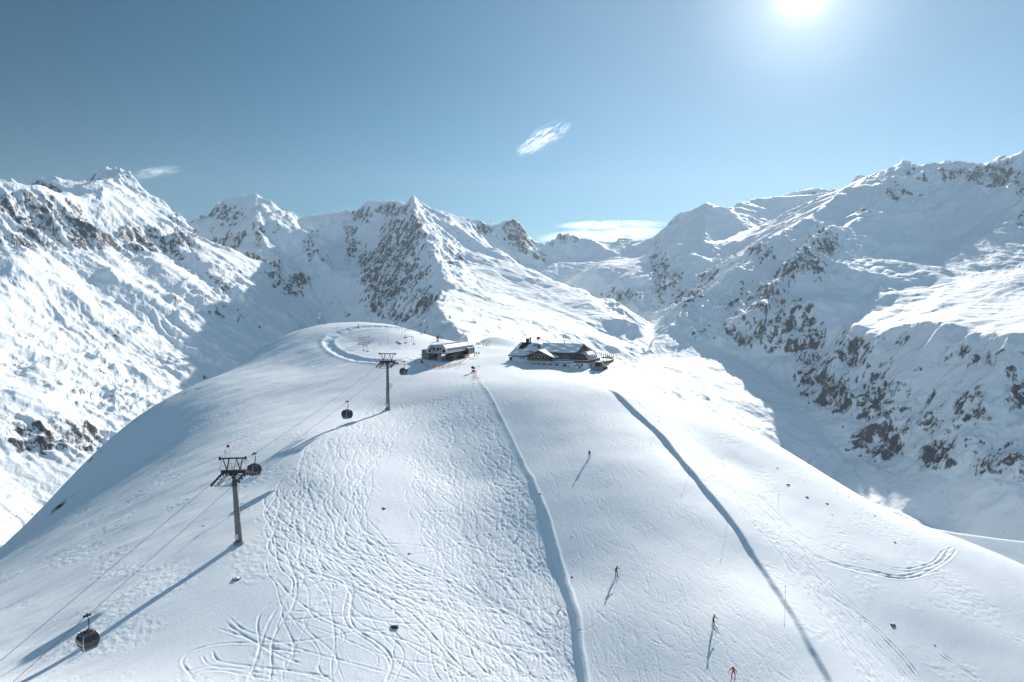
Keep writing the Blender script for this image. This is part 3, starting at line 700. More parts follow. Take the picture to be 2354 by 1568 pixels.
# the beaten strip next to the piste: many short, crossing turns
tl = pxpath([(1075,890),(1010,960),(980,1060),(1000,1180),(1030,1300),(1060,1420),(1080,1568)])
tr = pxpath([(1098,882),(1140,965),(1200,1090),(1240,1200),(1280,1320),(1308,1420),(1325,1568)])
for k in range(170):
    path = wiggle(lerp_path(tl, tr, rs.uniform(-0.15, 0.98)), rs.uniform(0.4, 1.9), rs.uniform(8, 18), rs.uniform(0, 6.28))
    a_ = rs.uniform(0, 0.8); 
    stamp(piece(path, a_, min(1, a_ + rs.uniform(0.12, 0.5))), rs.uniform(0.17, 0.32), rs.uniform(0.06, 0.14), rs.uniform(0.03, 0.06))
for k in range(620):
    u_ = rs.random() ** 0.8
    base = lerp_path(tl, tr, rs.uniform(-0.25, 0.97)); q = base[min(int(rs.random() * 158), 157)]
    ang = -math.pi / 2 + rs.choice((-1, 1)) * rs.uniform(0.15, 0.75) + 0.15
    cur = rs.uniform(-0.35, 0.35); L_ = rs.uniform(2.5, 9.0); m = 12
    pts = [q]
    for j in range(m):
        pts.append(pts[-1] + np.array((math.cos(ang), math.sin(ang))) * L_ / m); ang += cur * L_ / m
    stamp(pts, rs.uniform(0.16, 0.34), rs.uniform(0.04, 0.13), rs.uniform(0.03, 0.07))
# light skid marks on the groomed piste
for k in range(2600):
    y_ = rs.uniform(88, 232) if rs.random() < 0.8 else rs.uniform(88, 130)
    x0_, x1_ = float(piste_left(y_)) + 1.0, float(piste_right(y_)) - 1.0
    q = np.array((rs.uniform(x0_, x1_), y_)); ang = -math.pi / 2 + rs.gauss(0.25, 0.38); cur = rs.gauss(0, 0.10); L_ = rs.uniform(2.0, 9.0); pts = [q]
    for j in range(10):
        pts.append(pts[-1] + np.array((math.cos(ang), math.sin(ang))) * L_ / 10); ang += cur * L_ / 10
    if min(p_[0] for p_ in pts) < x0_ or max(p_[0] for p_ in pts) > x1_: continue
    w_ = rs.uniform(0.16, 0.26)
    stamp(pts, w_, rs.uniform(0.03, 0.07), rs.uniform(0.02, 0.05))
# fresh tracks behind the four skiers
for sk_ in ([(1357,1052),(1372,1020),(1352,985),(1330,950),(1318,915)], [(1417,1322),(1392,1285),(1410,1235),(1445,1190),(1440,1140),(1400,1090)],
            [(1640,1437),(1600,1395),(1585,1340),(1612,1280),(1600,1220),(1560,1160)], [(1686,1556),(1712,1520),(1700,1470),(1668,1420),(1665,1370),(1690,1310)]):
    pth = pxpath(sk_)
    for q in (-0.14, 0.14): stamp(wiggle(pth, 0.0, 9, 0, q), 0.13, 0.05, 0.03)
# tracks right of the piste
rl = pxpath([(1405,888),(1470,945),(1560,1035),(1660,1135),(1770,1270),(1860,1400),(1960,1568)])
rr = pxpath([(1425,885),(1520,940),(1630,1030),(1760,1130),(1880,1265),(1990,1400),(2120,1568)])
for k in range(85):
    path = wiggle(lerp_path(rl, rr, rs.betavariate(1.6, 2.2)), rs.uniform(0.15, 0.9), rs.uniform(10, 28), rs.uniform(0, 6.28))
    a_ = rs.uniform(0, 0.75)
    stamp(piece(path, a_, min(1, a_ + rs.uniform(0.15, 0.6))), rs.uniform(0.24, 0.42), rs.uniform(0.05, 0.13), rs.uniform(0.03, 0.08))
for p, w_ in (([(1640,1050),(1740,1140),(1850,1235),(1980,1285),(2070,1312),(2130,1306),(2185,1268)], .34), ([(1690,1100),(1800,1230),(1900,1290),(1990,1315),(2080,1328),(2150,1308),(2200,1262)], .42),
              ([(1880,1290),(2000,1318),(2090,1330),(2160,1310)], .36), ([(1860,1350),(1980,1420),(2060,1500),(2110,1568)], .34), ([(2150,1500),(2250,1568)], .3),
              ([(1500,890),(1560,940),(1580,960)], .25), ([(1480,1568 - 640),(1540,985),(1640,1075),(1720,1170)], .3)):
    for q in range(2):
        stamp(wiggle(pxpath(p), 0.25, 19, q, q * 0.8), w_, 0.13, 0.07)
# broad drag loop and lanes on the dome
for p, w_, dp, bm_ in (([(1000,768),(930,757),(850,752),(790,762),(755,783),(765,803),(800,820),(850,829),(915,832),(975,817)], 3.2, 0.5, 0.22),
                  ([(1040,850),(1070,830),(1096,812)], 2.0, 0.12, 0.08)):
    stamp(pxpath(p), w_, dp, bm_)
for k in range(34):
    x_, y_ = rs.uniform(820, 985), rs.uniform(800, 815); q = G(x_, y_)[:2]
    ang = rs.uniform(-0.3, 0.3) + rs.choice((0, math.pi)); pts = [q]
    for j in range(10):
        pts.append(pts[-1] + np.array((math.cos(ang), math.sin(ang))) * 0.9); ang += rs.uniform(-0.1, 0.1)
    stamp(pts, rs.uniform(0.3, 0.6), 0.10, 0.08)
# snow dug out round the lift tower feet
TRK = np.where(TG > 0, 0, TB) * 0
TRK = TB * (1 - np.clip(TG / 0.10, 0, 1)) - TG
trm = np.zeros_like(NX)
cc_ = np.clip((NX - TX0) / TC - 0.5, 0, TNX - 1.01); rr_ = np.clip((NY - TY0) / TC - 0.5, 0, TNY - 1.01)
ci = cc_.astype(int); ri = rr_.astype(int); fa = rr_ - ri; fb = cc_ - ci
trm = TRK[ri, ci] * (1 - fa) * (1 - fb) + TRK[ri, ci + 1] * (1 - fa) * fb + TRK[ri + 1, ci] * fa * (1 - fb) + TRK[ri + 1, ci + 1] * fa * fb
trm *= ((NX > TX0) & (NX < TX1) & (NY > TY0) & (NY < TY1))
# wind crust roughness on untouched snow
crust = fbm(NX / 1.1, NY / 1.1, 3, 0.6, 101) * smooth(fbm(NX / 14, NY / 14, 3, 0.5, 105), 0.0, 0.5) * 0.05
offp = smooth(piste_left(NY) - NX, -0.5, 1.0) + smooth(NX - piste_right(NY), 0, 2)
chop = (fbm(NX / 1.1, NY / 2.0, 4, 0.62, 111)) * 0.02 * smooth(piste_left(NY) - NX, 0.5, 4) * smooth(piste_left(NY) - NX, 60, 20) * smooth(NY, 240, 200)
NZ = NZ + trm + (crust * offp + chop) * (1 - edge)
nrock = np.full(NX.shape, 0.10, np.float32)
for (px, py, r_, s_) in ((340,948,5,.26),(300,975,5,.22),(225,1040,5,.24),(175,1110,4,.22),(215,1058,4,.2),(395,915,5,.2),(500,945,9,.24),(545,925,6,.22),(560,880,7,.22),(430,905,8,.24),(470,890,8,.2),
                         (150,1150,6,.28),(120,1180,6,.24),(545,1333,1.7,.36),(432,1290,1.4,.3),(70,1240,5,.22),(905,1440,1.3,.34),(880,1166,1.6,.3),(1690,1020,7,.2),(1660,1000,5,.2),(1830,1130,7,.2),(1930,1150,5,.2),
                         (2120,1220,6,.18),(2340,1300,8,.24),(1480,860,5,.2),(40,1330,6,.2),(560,830,6,.2)):
    q = G(px, py)
    nrock += s_ * np.exp(-(((NX - q[0]) ** 2 + (NY - q[1]) ** 2) / r_ ** 2)).astype(np.float32)
grid_near = grid_mesh('snow_hill', NX, NY, NZ, M_near, {'rock': nrock})
tag(grid_near, kind='structure')

# ------------------------------------------------------------------ builders
class MB:
    """collects shapes, each with a material slot, and links them as one mesh object"""
    def __init__(self): self.v = []; self.f = []; self.m = []; self.s = []
    def add(self, vs, fs, mi=0, sm=False):
        o = len(self.v); self.v += [tuple(map(float, p)) for p in vs]
        for f in fs: self.f.append([i + o for i in f]); self.m.append(mi); self.s.append(sm)
    def box(self, c, size, mi=0, rz=0.0, rx=0.0, ry=0.0):
        R = Matrix.Rotation(rz, 3, 'Z') @ Matrix.Rotation(ry, 3, 'Y') @ Matrix.Rotation(rx, 3, 'X'); c = Vector(c); h = Vector(size) / 2
        vs = [c + R @ Vector((sx * h.x, sy * h.y, sz * h.z)) for sx in (-1, 1) for sy in (-1, 1) for sz in (-1, 1)]
        self.add(vs, [(0, 1, 3, 2), (4, 6, 7, 5), (0, 4, 5, 1), (2, 3, 7, 6), (0, 2, 6, 4), (1, 5, 7, 3)], mi)
    def tube(self, pts, r, mi=0, n=8, cap=True):
        pts = [Vector(p) for p in pts]; rr = r if isinstance(r, (list, tuple)) else [r] * len(pts); rings = []
        for i, p in enumerate(pts):
            d = (pts[min(i + 1, len(pts) - 1)] - pts[max(i - 1, 0)]).normalized()
            a = d.orthogonal().normalized() if abs(d.z) < 0.99 else Vector((1, 0, 0)); a = (a - d * a.dot(d)).normalized(); b = d.cross(a)
            rings.append([p + (a * math.cos(2 * math.pi * k / n) + b * math.sin(2 * math.pi * k / n)) * rr[i] for k in range(n)])
        vs = [q for ring in rings for q in ring]
        fs = [(i * n + k, i * n + (k + 1) % n, (i + 1) * n + (k + 1) % n, (i + 1) * n + k) for i in range(len(pts) - 1) for k in range(n)]
        if cap: fs += [tuple(range(n))[::-1], tuple((len(pts) - 1) * n + k for k in range(n))]
        self.add(vs, fs, mi, n > 6)
    def bar(self, a, b, w, h, mi=0):
        a = Vector(a); b = Vector(b); d = (b - a).normalized(); up = Vector((0, 0, 1)) if abs(d.z) < 0.95 else Vector((0, 1, 0))
        s = d.cross(up).normalized(); u = s.cross(d)
        vs = [p + s * sx * w / 2 + u * su * h / 2 for p in (a, b) for sx, su in ((-1, -1), (1, -1), (1, 1), (-1, 1))]
        self.add(vs, [(0, 1, 2, 3), (4, 7, 6, 5), (0, 4, 5, 1), (1, 5, 6, 2), (2, 6, 7, 3), (3, 7, 4, 0)], mi)
    def poly(self, pts, thick, mi=0):
        """flat polygon given depth along its normal"""
        pts = [Vector(p) for p in pts]; n = (pts[1] - pts[0]).cross(pts[2] - pts[0]).normalized() * thick; k = len(pts)
        vs = pts + [p + n for p in pts]
        fs = [tuple(range(k))[::-1], tuple(range(k, 2 * k))] + [(i, (i + 1) % k, k + (i + 1) % k, k + i) for i in range(k)]
        self.add(vs, fs, mi)
    def loft(self, rings, mi=0, sm=True, cap=True, closed=True):
        n = len(rings[0]); vs = [q for r in rings for q in r]; kk = n if closed else n - 1
        fs = [(i * n + k, i * n + (k + 1) % n, (i + 1) * n + (k + 1) % n, (i + 1) * n + k) for i in range(len(rings) - 1) for k in range(kk)]
        if cap: fs += [tuple(range(n))[::-1], tuple((len(rings) - 1) * n + k for k in range(n))]
        self.add(vs, fs, mi, sm)
    def build(self, name, mats, parent=None, loc=None, rz=None, bevel=0):
        me = bpy.data.meshes.new(name); me.from_pydata(self.v, [], self.f)
        if not isinstance(mats, (list, tuple)): mats = [mats]
        for m_ in mats: me.materials.append(m_)
        for p, mi, sm in zip(me.polygons, self.m, self.s): p.material_index = mi; p.use_smooth = sm
        bm = bmesh.new(); bm.from_mesh(me); bmesh.ops.recalc_face_normals(bm, faces=bm.faces); bm.to_mesh(me); bm.free()
        o = bpy.data.objects.new(name, me); COL.objects.link(o)
        if parent: o.parent = parent
        if loc is not None: o.location = loc
        if rz is not None: o.rotation_euler = (0, 0, rz)
        if bevel:
            bv = o.modifiers.new('bevel', 'BEVEL'); bv.width = bevel; bv.segments = 1
        return o
def thing(name, label, cat, loc, rz=0.0, group=None):
    o = bpy.data.objects.new(name, None); COL.objects.link(o); o.location = loc; o.rotation_euler = (0, 0, rz); o.empty_display_size = 0.3
    return tag(o, label, cat, group)
def copy_thing(src, loc, rz, label=None, group=None):
    def rec(o, par):
        c = o.copy(); COL.objects.link(c); c.parent = par
        for ch in [q for q in bpy.data.objects if q.parent == o]: rec(ch, c)
        return c
    c = rec(src, None); c.location = loc; c.rotation_euler = (0, 0, rz)
    if label: c['label'] = label
    if group: c['group'] = group
    return c

M_steel = mat('galvanised_steel', (0.26, 0.26, 0.26), 0.5, 0.6, 0.25, 2.0)
M_pyl = mat('weathered_pylon', (0.20, 0.195, 0.19), 0.6, 0.35, 0.22, 1.2)
M_dark = mat('dark_steel', (0.045, 0.045, 0.048), 0.55, 0.4, 0.3, 3.0)
M_rubber = mat('black_rubber', (0.025, 0.025, 0.025), 0.8)
M_glass = mat('dark_glass', (0.02, 0.025, 0.03), 0.12, 0.0, 0.2, 2.0, spec=0.6)
M_cab = mat('cabin_grey', (0.10, 0.10, 0.105), 0.35, 0.2, 0.2, 2.0)
M_silver = mat('silver_trim', (0.55, 0.55, 0.55), 0.3, 0.7, 0.1)
M_conc = mat('concrete', (0.30, 0.295, 0.285), 0.85, 0, 0.25, 1.5, 0.3)
M_white = mat('white_render', (0.86, 0.86, 0.85), 0.85, 0, 0.07, 1.0, 0.1)
M_shell = mat('white_shell', (0.68, 0.69, 0.70), 0.45, 0.1, 0.06, 1.0)
M_wood = mat('weathered_timber', (0.17, 0.105, 0.07), 0.8, 0, 0.5, 4.0, 0.4)
M_wood2 = mat('brown_timber', (0.27, 0.13, 0.065), 0.75, 0, 0.4, 4.0, 0.3)
M_snow = mat('settled_snow', (0.86, 0.88, 0.90), 0.6, 0, 0.02, 1.5, 0.35)
M_slate = mat('dark_slate', (0.035, 0.032, 0.030), 0.8, 0, 0.35, 3.0)
M_red = mat('red_paint', (0.42, 0.022, 0.020), 0.4, 0, 0.15)
M_dred = mat('faded_red_paint', (0.20, 0.030, 0.025), 0.55, 0, 0.25)
M_black = mat('black_fabric', (0.018, 0.018, 0.022), 0.85)
M_navy = mat('navy_fabric', (0.03, 0.035, 0.06), 0.85)
M_skin = mat('skin', (0.45, 0.27, 0.19), 0.6)
M_yel = mat('yellow_paint', (0.62, 0.42, 0.04), 0.6)
M_orange = mat('orange_net', (0.80, 0.22, 0.06), 0.7)
M_green = mat('green_fabric', (0.10, 0.17, 0.05), 0.85)
M_brred = mat('bright_red_fabric', (0.55, 0.02, 0.02), 0.75)
M_blackgloss = mat('helmet_black', (0.02, 0.02, 0.02), 0.3)

# ------------------------------------------------------------------ gondola lift
def line_x(Y): return -71.35 + 0.1464 * Y
ROPE_DIR = Vector((0.1464, 1.0, 0)).normalized(); ROPE_ANG = -math.atan(0.1464)
ROPE_SIDE = Vector((ROPE_DIR.y, -ROPE_DIR.x, 0))
HALF = 2.25
def lift_tower(base, H, label, top_extra=2.2, dn=-0.22, up=-0.02, flag=False):
    """local x across the line, y along it (uphill), origin at the foot"""
    t = thing('lift_tower', label, 'lift tower', base, ROPE_ANG, 'lift towers carrying the gondola rope')
    m = MB(); m.tube([(0, 0, -1.2), (0, 0, H * .33), (0, 0, H * .66), (0, 0, H - 0.7)], [0.64, 0.55, 0.46, 0.38], n=20)
    pyl = m.build('pylon', M_pyl, t)
    for k, (zz, r) in enumerate(((H * .30, .60), (H * .52, .52), (H * .76, .46))):
        m = MB(); m.tube([(0, 0, zz - .07), (0, 0, zz + .07)], r, n=20); m.build('flange', M_steel, pyl)
    m = MB(); m.tube([(0, 0, -1.5), (0, 0, 0.35)], 1.05, n=16); m.build('foundation', M_conc, t)
    m = MB(); m.box((0, -0.72, 1.5), (0.7, 0.05, 1.1)); m.build('notice_board', M_silver, t)
    m = MB()   # ladder
    for x in (-.2, .2): m.bar((x, 0.72, 0.4), (x, 0.46, H - .4), .05, .05)
    for k in range(int(H / 0.45)):
        z = .7 + k * .45; yy = 0.72 - 0.26 * z / H
        m.bar((-.2, yy, z), (.2, yy, z), .035, .035)
    m.build('ladder', M_steel, t)
    m = MB(); z = H * .46   # rest platform
    m.box((1.05, 0, z), (0.8, 0.7, .06))
    for a, b in (((.7, -.33), (1.42, -.33)), ((1.42, -.33), (1.42, .33)), ((.7, .33), (1.42, .33))):
        for hh in (.55, 1.1): m.bar((a[0], a[1], z + hh), (b[0], b[1], z + hh), .05, .05)
    for q in ((.7, -.33), (1.42, -.33), (1.42, .33), (.7, .33)): m.bar((q[0], q[1], z), (q[0], q[1], z + 1.1), .05, .05)
    m.bar((1.3, 0, z), (.5, 0, z - 1.0), .07, .07); m.build('rest_platform', M_steel, t)
    m = MB(); m.box((0, 0, H - .35), (2 * HALF + .5, .55, .6)); m.box((0, 0, H - .9), (1.3, .7, .5)); m.build('crossarm', M_dark, t)
    m = MB(); zt = H + top_extra   # lifting frame over the ropes
    m.bar((-HALF - .35, 0, zt), (HALF + .35, 0, zt), .26, .26)
    for s_ in (-1, 1):
        m.bar((s_ * 1.35, 0, H - .05), (s_ * 2.0, 0, zt), .16, .2); m.bar((s_ * 1.35, 0, H - .05), (s_ * .75, 0, zt), .16, .2)
        m.box((s_ * (HALF + .38), 0, zt), (.28, .42, .62))
        m.bar((s_ * 2.2, 0, zt - .1), (s_ * 2.9, 0, H - .2), .05, .05); m.bar((s_ * 0.7, 0, zt - .1), (s_ * .1, 0, H - .1), .05, .05)
    m.build('lifting_frame', M_dark, t)
    for s_ in (-1, 1):
        LL = 3.7
        zc = lambda y: (dn if y < 0 else up) * abs(y) * (1 if y < 0 else 1) * min(abs(y) / 2.0, 1) - 0.02 * y * y
        zr = H - .75
        sh = MB(); ys = [-LL + k * 2 * LL / 14 for k in range(15)]
        for a, b in zip(ys[:-1], ys[1:]): sh.bar((s_ * HALF, a, zr + zc(a)), (s_ * HALF, b, zr + zc(b)), .22, .30)
        sb = sh.build('sheave_beam', M_dark, t)
        for k in range(8):
            y = -LL + .2 + k * (2 * LL - .4) / 7; w_ = MB(); c = Vector((s_ * HALF + s_ * .24, y, zr + zc(y) - .24))
            w_.tube([c - Vector((.09, 0, 0)), c + Vector((.09, 0, 0))], .25, n=14); w_.build('sheave_wheel', M_rubber, sb)
        cw = MB()   # inspection walkway: treads and rail
        xo = s_ * (HALF - .85)
        for k in range(19):
            y = -LL + k * 2 * LL / 18; cw.box((xo, y, zr + zc(y) - .32), (.55, .20, .05))
        for xx in (xo - .3, xo + .3):
            for a, b in zip(ys[:-1], ys[1:]): cw.bar((xx, a, zr + zc(a) - .36), (xx, b, zr + zc(b) - .36), .06, .10)
        for y in (-LL, -LL * .5, LL * .45, LL): cw.bar((xo, y, zr + zc(y) - .33), (s_ * HALF, y, zr + zc(y)), .07, .07)
        cw.build('walkway', M_dark, t)
        rl_ = MB(); ry = [LL * f for f in (.25, .5, .75, 1.0)]; xr = s_ * (HALF - 1.15)
        for y in ry: rl_.bar((xr, y, zr + zc(y) - .3), (xr, y, zr + zc(y) + .8), .04, .04)
        for hh in (.25, .8):
            for a, b in zip(ry[:-1], ry[1:]): rl_.bar((xr, a, zr + zc(a) + hh), (xr, b, zr + zc(b) + hh), .04, .04)
        rl_.build('handrail', M_steel, t)
    m = MB(); m.bar((-HALF + .5, -3.7, H - 2.15), (HALF - .5, -3.7, H - 2.15), .07, .09); m.bar((-HALF + .7, -3.3, H - 2.05), (0, -.3, H - 1.2), .07, .07)
    m.bar((HALF - .7, -3.3, H - 2.05), (0, -.3, H - 1.2), .07, .07)
    m.bar((0, -3.7, H - 2.15), (0, -.3, H - 1.2), .06, .06); m.build('tie_brace', M_dark, t)
    m = MB()
    for x in (-1.1, -.55, 0, .55, 1.1): m.bar((x, .3, H), (x, .3, H + 1.1), .04, .04)
    for hh in (.55, 1.1): m.bar((-1.1, .3, H + hh), (1.1, .3, H + hh), .04, .04)
    m.build('top_railing', M_steel, t)
    if flag:
        m = MB(); m.tube([(-.5, 0, zt), (-.5, 0, zt + 2.6)], .03, n=6); fp = m.build('flag_pole', M_steel, t)
        m = MB(); rings = []
        for i in range(7):
            f = i / 6; rings.append([(-.5 - .62 * f, .10 * math.sin(f * 7), zt + 2.6 - .06 * f), (-.5 - .62 * f, .10 * math.sin(f * 7 + .6), zt + 2.12 - .10 * f)])
        m.loft(rings, cap=False, closed=False); fo = m.build('flag', M_red, fp); sd = fo.modifiers.new('thick', 'SOLIDIFY'); sd.thickness = .02
        m = MB(); m.tube([(-1.5, 0, zt), (-1.5, 0, zt + 1.3)], .03, n=6); m.bar((-1.85, 0, zt + 1.3), (-1.15, 0, zt + 1.3), .03, .03)
        for x in (-1.85, -1.5, -1.15): m.box((x, 0, zt + 1.38), (.1, .1, .14))
        m.build('wind_gauge', M_steel, t)
    return t
def on_line(px, py, Y):
    p = P(px, py, Y); return p
t1x, t1y = line_x(127), 127.0; t2x, t2y = line_x(216), 216.0
g1_, g2_ = ground(t1x, t1y), ground(t2x, t2y)
H1 = float(P(515, 1080, 127)[2]) - g1_; H2 = float(P(888, 829, 216)[2]) - g2_
T1 = lift_tower((t1x, t1y, g1_), H1, 'tall grey lift tower flying a small red flag, snow pit at its foot', dn=-.22, up=-.14, flag=True)
T1.rotation_euler = (0, math.radians(-3.2), ROPE_ANG); T1.location.x += H1 * math.sin(math.radians(3.2))
T2 = lift_tower((t2x, t2y, g2_), H2, 'grey lift tower without flag, midway between the flagged tower and the lift station', dn=-.16, up=.0)
zr1, zr2 = g1_ + H1 - .98, g2_ + H2 - .98
ZST = float(P(1003, 808, 276)[2])
def rope_z(Y):
    if Y < 127: z = zr1 - (127 - Y) * 0.225
    elif Y < 216:
        f = (Y - 127) / 89; z = zr1 + (zr2 - zr1) * f - 1.5 * 4 * f * (1 - f) * .5
    else:
        f = (Y - 216) / 60; z = zr2 + (ZST - zr2) * f - .5 * 4 * f * (1 - f) * .5
    return z
def rope_pt(Y, side, dz=0.0):
    c = Vector((line_x(Y), Y, 0)) + ROPE_SIDE * side * HALF
    if Y > 216:   # the ropes swing slightly over to the station mouths
        f = (Y - 216) / 60; tgt = Vector((P(1003, 808, 276)[0], 276, 0)) + ROPE_SIDE * side * 2.6; c = (Vector((line_x(216), 216, 0)) + ROPE_SIDE * side * HALF).lerp(tgt, f)
    return Vector((c.x, c.y, rope_z(Y) + dz))
for side, lab in ((-1, 'steel haul rope that carries the gondola cabin behind the flagged tower'), (1, 'steel haul rope that carries the cabin hanging midway between the towers')):
    m = MB(); ys = list(np.linspace(48, 123.3, 12)) + list(np.linspace(124, 130.5, 8)) + list(np.linspace(132, 211, 14)) + list(np.linspace(212.4, 219.6, 6)) + list(np.linspace(221, 278, 9))
    m.tube([rope_pt(y, side) for y in ys], .034, n=6)
    tag(m.build('haul_rope', M_dark), lab, 'cable', 'haul ropes of the gondola lift')

def rrect(w, d, z, r=.3, n=4):
    pts = []
    for (cx_, cy_, a0) in ((w / 2 - r, d / 2 - r, 0), (-w / 2 + r, d / 2 - r, 90), (-w / 2 + r, -d / 2 + r, 180), (w / 2 - r, -d / 2 + r, 270)):
        for k in range(n + 1):
            a = math.radians(a0 + 90 * k / n); pts.append((cx_ + r * math.cos(a), cy_ + r * math.sin(a), z))
    return pts
def make_cabin(label, loc, rz, group='gondola cabins hanging on the ropes'):
    """origin at the grip on the rope; cabin hangs below"""
    t = thing('gondola_cabin', label, 'gondola', loc, rz, group)
    z0 = -4.35
    prof = [(0.0, .74), (.16, .80), (.75, .97), (1.15, 1.0), (1.7, .93), (2.05, .80), (2.18, .70)]
    def ring(h, s_, g=0): return rrect(2.15 * s_ + g, 2.3 * s_ + g, z0 + h, .34 * s_)
    m = MB(); m.loft([ring(h, s_) for h, s_ in prof[:3]], 0); m.build('lower_panel', M_cab, t)
    m = MB(); m.loft([ring(h, s_) for h, s_ in ((.75, .97), (1.15, 1.0), (1.7, .93), (1.98, .835))], 0, cap=False); m.build('window_band', M_glass, t)
    m = MB(); m.loft([ring(h, s_, .02) for h, s_ in ((1.98, .835), (2.1, .78), (2.2, .62))], 0); rf = m.build('roof', M_cab, t)
    for sx in (-1, 1):
        for sy in (-1, 1):
            fr = MB()
            pts = [Vector((sx * (2.15 * s_ / 2 - .08), sy * (2.3 * s_ / 2 - .08), z0 + h)) for h, s_ in prof]
            for a, b in zip(pts[:-1], pts[1:]): fr.bar(a, b, .09, .09)
            fr.build('corner_frame', M_silver, t)
    for sx in (-1, 1):   # door leaf edges and side glazing bars
        d_ = MB()
        for y in (-.03, .03, -.62, .62):
            pts = [Vector((sx * (2.15 * s_ / 2 + .01), y, z0 + h)) for h, s_ in prof[1:6]]
            for a, b in zip(pts[:-1], pts[1:]): d_.bar(a, b, .045, .045)
        d_.box((sx * 1.06, 0, z0 + .75), (.06, 1.3, .05)); d_.box((sx * .93, 0, z0 + 1.95), (.06, 1.3, .05)); d_.build('door_frame', M_cab, t)
    for sy in (-1, 1):
        b_ = MB(); b_.box((0, sy * 1.15, z0 + 1.02), (1.7, .05, .06)); b_.build('bumper', M_silver, t); b_ = MB(); b_.box((0, sy * .86, z0 + .03), (1.5, .22, .10)); b_.build('floor_edge', M_silver, t)
        if sy < 0:
            e = MB(); e.box((-.1, sy * 1.05, z0 + .42), (.55, .03, .16)); e.box((.35, sy * 1.05, z0 + .42), (.14, .03, .16)); e.build('cabin_emblem', M_silver, t)
    sr = MB()
    for k in range(5): sr.bar((-1.16, -.5 + k * .25, z0 + .5), (-1.22, -.5 + k * .25, z0 + 1.9), .06, .04)
    sr.bar((-1.18, -.6, z0 + .9), (-1.18, .6, z0 + .9), .05, .08); sr.build('ski_rack', M_dark, t)
    hg = MB(); hg.box((0, 0, z0 + 2.26), (.9, .75, .12)); hg.tube([(0, 0, z0 + 2.3), (.05, 0, z0 + 2.6), (.42, 0, z0 + 2.85), (.46, 0, z0 + 3.3), (.40, 0, -.35), (.10, 0, -.08)], .075, n=8)
    hn_ = hg.build('hanger_arm', M_dark, t)
    gp = MB(); gp.box((0.05, 0, .05), (.3, .95, .22)); gp.box((.2, 0, .28), (.7, .12, .10)); gp.tube([(.42, -.12, .2), (.42, .12, .2)], .12, n=10); gp.build('rope_grip', M_dark, hn_)
    return t
c0 = make_cabin('big dark gondola cabin below the flagged tower, lowest on the rope', rope_pt(88, 1), ROPE_ANG - .42)
def place_cabin(Y, side, lab, tw=-.3): return copy_thing(c0, rope_pt(Y, side), ROPE_ANG + tw, lab)
place_cabin(138.5, -1, 'dark gondola cabin with skis outside, just behind the flagged lift tower', -.5)
place_cabin(177, 1, 'dark gondola cabin hanging alone midway between the two lift towers', -.45)
place_cabin(225.5, 1, 'grey gondola cabin just right of the head of the farther lift tower', -.25)

# ------------------------------------------------------------------ lift station
SC = P(1003, 812, 277); SB = float(ground(SC[0] + 3, 290))
ST_RZ = -math.radians(21)
st = thing('lift_station', 'silver barrel-roofed gondola lift station on a round concrete column', 'lift station', (SC[0], 277, SC[2]), ST_RZ)
gz = ground(SC[0], 277) - SC[2]
W2, HH, LS = 4.5, 3.3, 27.0
def sprof(off=0.0, n=8):
    pts = [(-W2 - off, 0.0), (-W2 - off, .35)]
    for k in range(n + 1):
        a = math.radians(180 - 62 * k / n); pts.append((-1.25 + (W2 - 1.25 + off) * math.cos(a), .5 + (HH - .5 + off) * math.sin(a) / math.sin(math.radians(118))))
    r = [(-x, z) for x, z in pts[::-1]]
    return pts + r
m = MB(); m.loft([[(x, y, z) for x, z in sprof()] for y in (0.9, LS - .2)], sm=False); m.build('roof_shell', M_shell, st)
m = MB()
for y in (0.4, LS - .3):
    m = MB(); ring_o = [(x, z) for x, z in sprof(.16)]
    m.loft([[(x, y, z) for x, z in ring_o], [(x, y + .55, z) for x, z in ring_o]], sm=False)
    m.build('roof_rim', M_shell, st)
mrib = mat('ribbed_metal', (0.45, 0.46, 0.47), 0.28, 0.85, 0.08)
m = MB(); pr = sprof(.05)
for k in range(46):
    y = 1.3 + k * .54
    if y > LS - 1: break
    seg = [p for p in pr if p[0] > 1.2 and p[1] > .75]
    rings = [[(x, y, z), (x, y + .30, z)] for x, z in seg]
    m.loft(rings, cap=False, closed=False, sm=False)
    rings = [[(x * 1.0 + .07, y + .10, z + .08), (x + .07, y + .2, z + .08)] for x, z in seg]
    m.loft(rings, cap=False, closed=False, sm=False)
rb_ = m.build('ribbed_panel', mrib, st); sdm = rb_.modifiers.new('thick', 'SOLIDIFY'); sdm.thickness = .04
m = MB(); m.box((0, LS / 2, HH + .1), (2.4, LS - 1.6, .08)); m.build('top_panel', M_steel, st)
m = MB(); m.box((3.95, LS / 2, 1.05), (.5, LS - 1.8, .10), ry=-1.1); m.build('gutter_strip', M_dark, st)
# prow-shaped front face
fp_ = sprof(-.12); m = MB(); yy_ = lambda x: -1.0 + abs(x) * .30
left = [(x, z) for x, z in fp_ if x <= 0]
vs = [(x, max(.6, 0) if False else yy_(x) + 1.2 * 0 + .35, z) for x, z in fp_] ; n_ = len(vs)
vs += [(0, -.65, .1), (0, -.65, HH - .1)]
h_ = n_ // 2
fs = [tuple(list(range(h_)) + [n_ + 1, n_]), tuple([n_, n_ + 1] + list(range(h_, n_)))]
m.add(vs, fs); m.loft([[(x, yy_(x) + .35, z) for x, z in fp_], [(x, 1.0, z) for x, z in fp_]], cap=False, sm=False, mi=0)
m.build('front_face', mat('pale_grey_sheet', (0.36, 0.36, 0.355), 0.5, 0.2, 0.1), st)
m = MB(); m.poly([(-2.4, .3, HH - .1), (0, -.75, HH - .4), (2.4, .3, HH - .1), (1.6, 1.3, HH + .05), (-1.6, 1.3, HH + .05)], .08); m.build('front_skylight', M_silver, st)
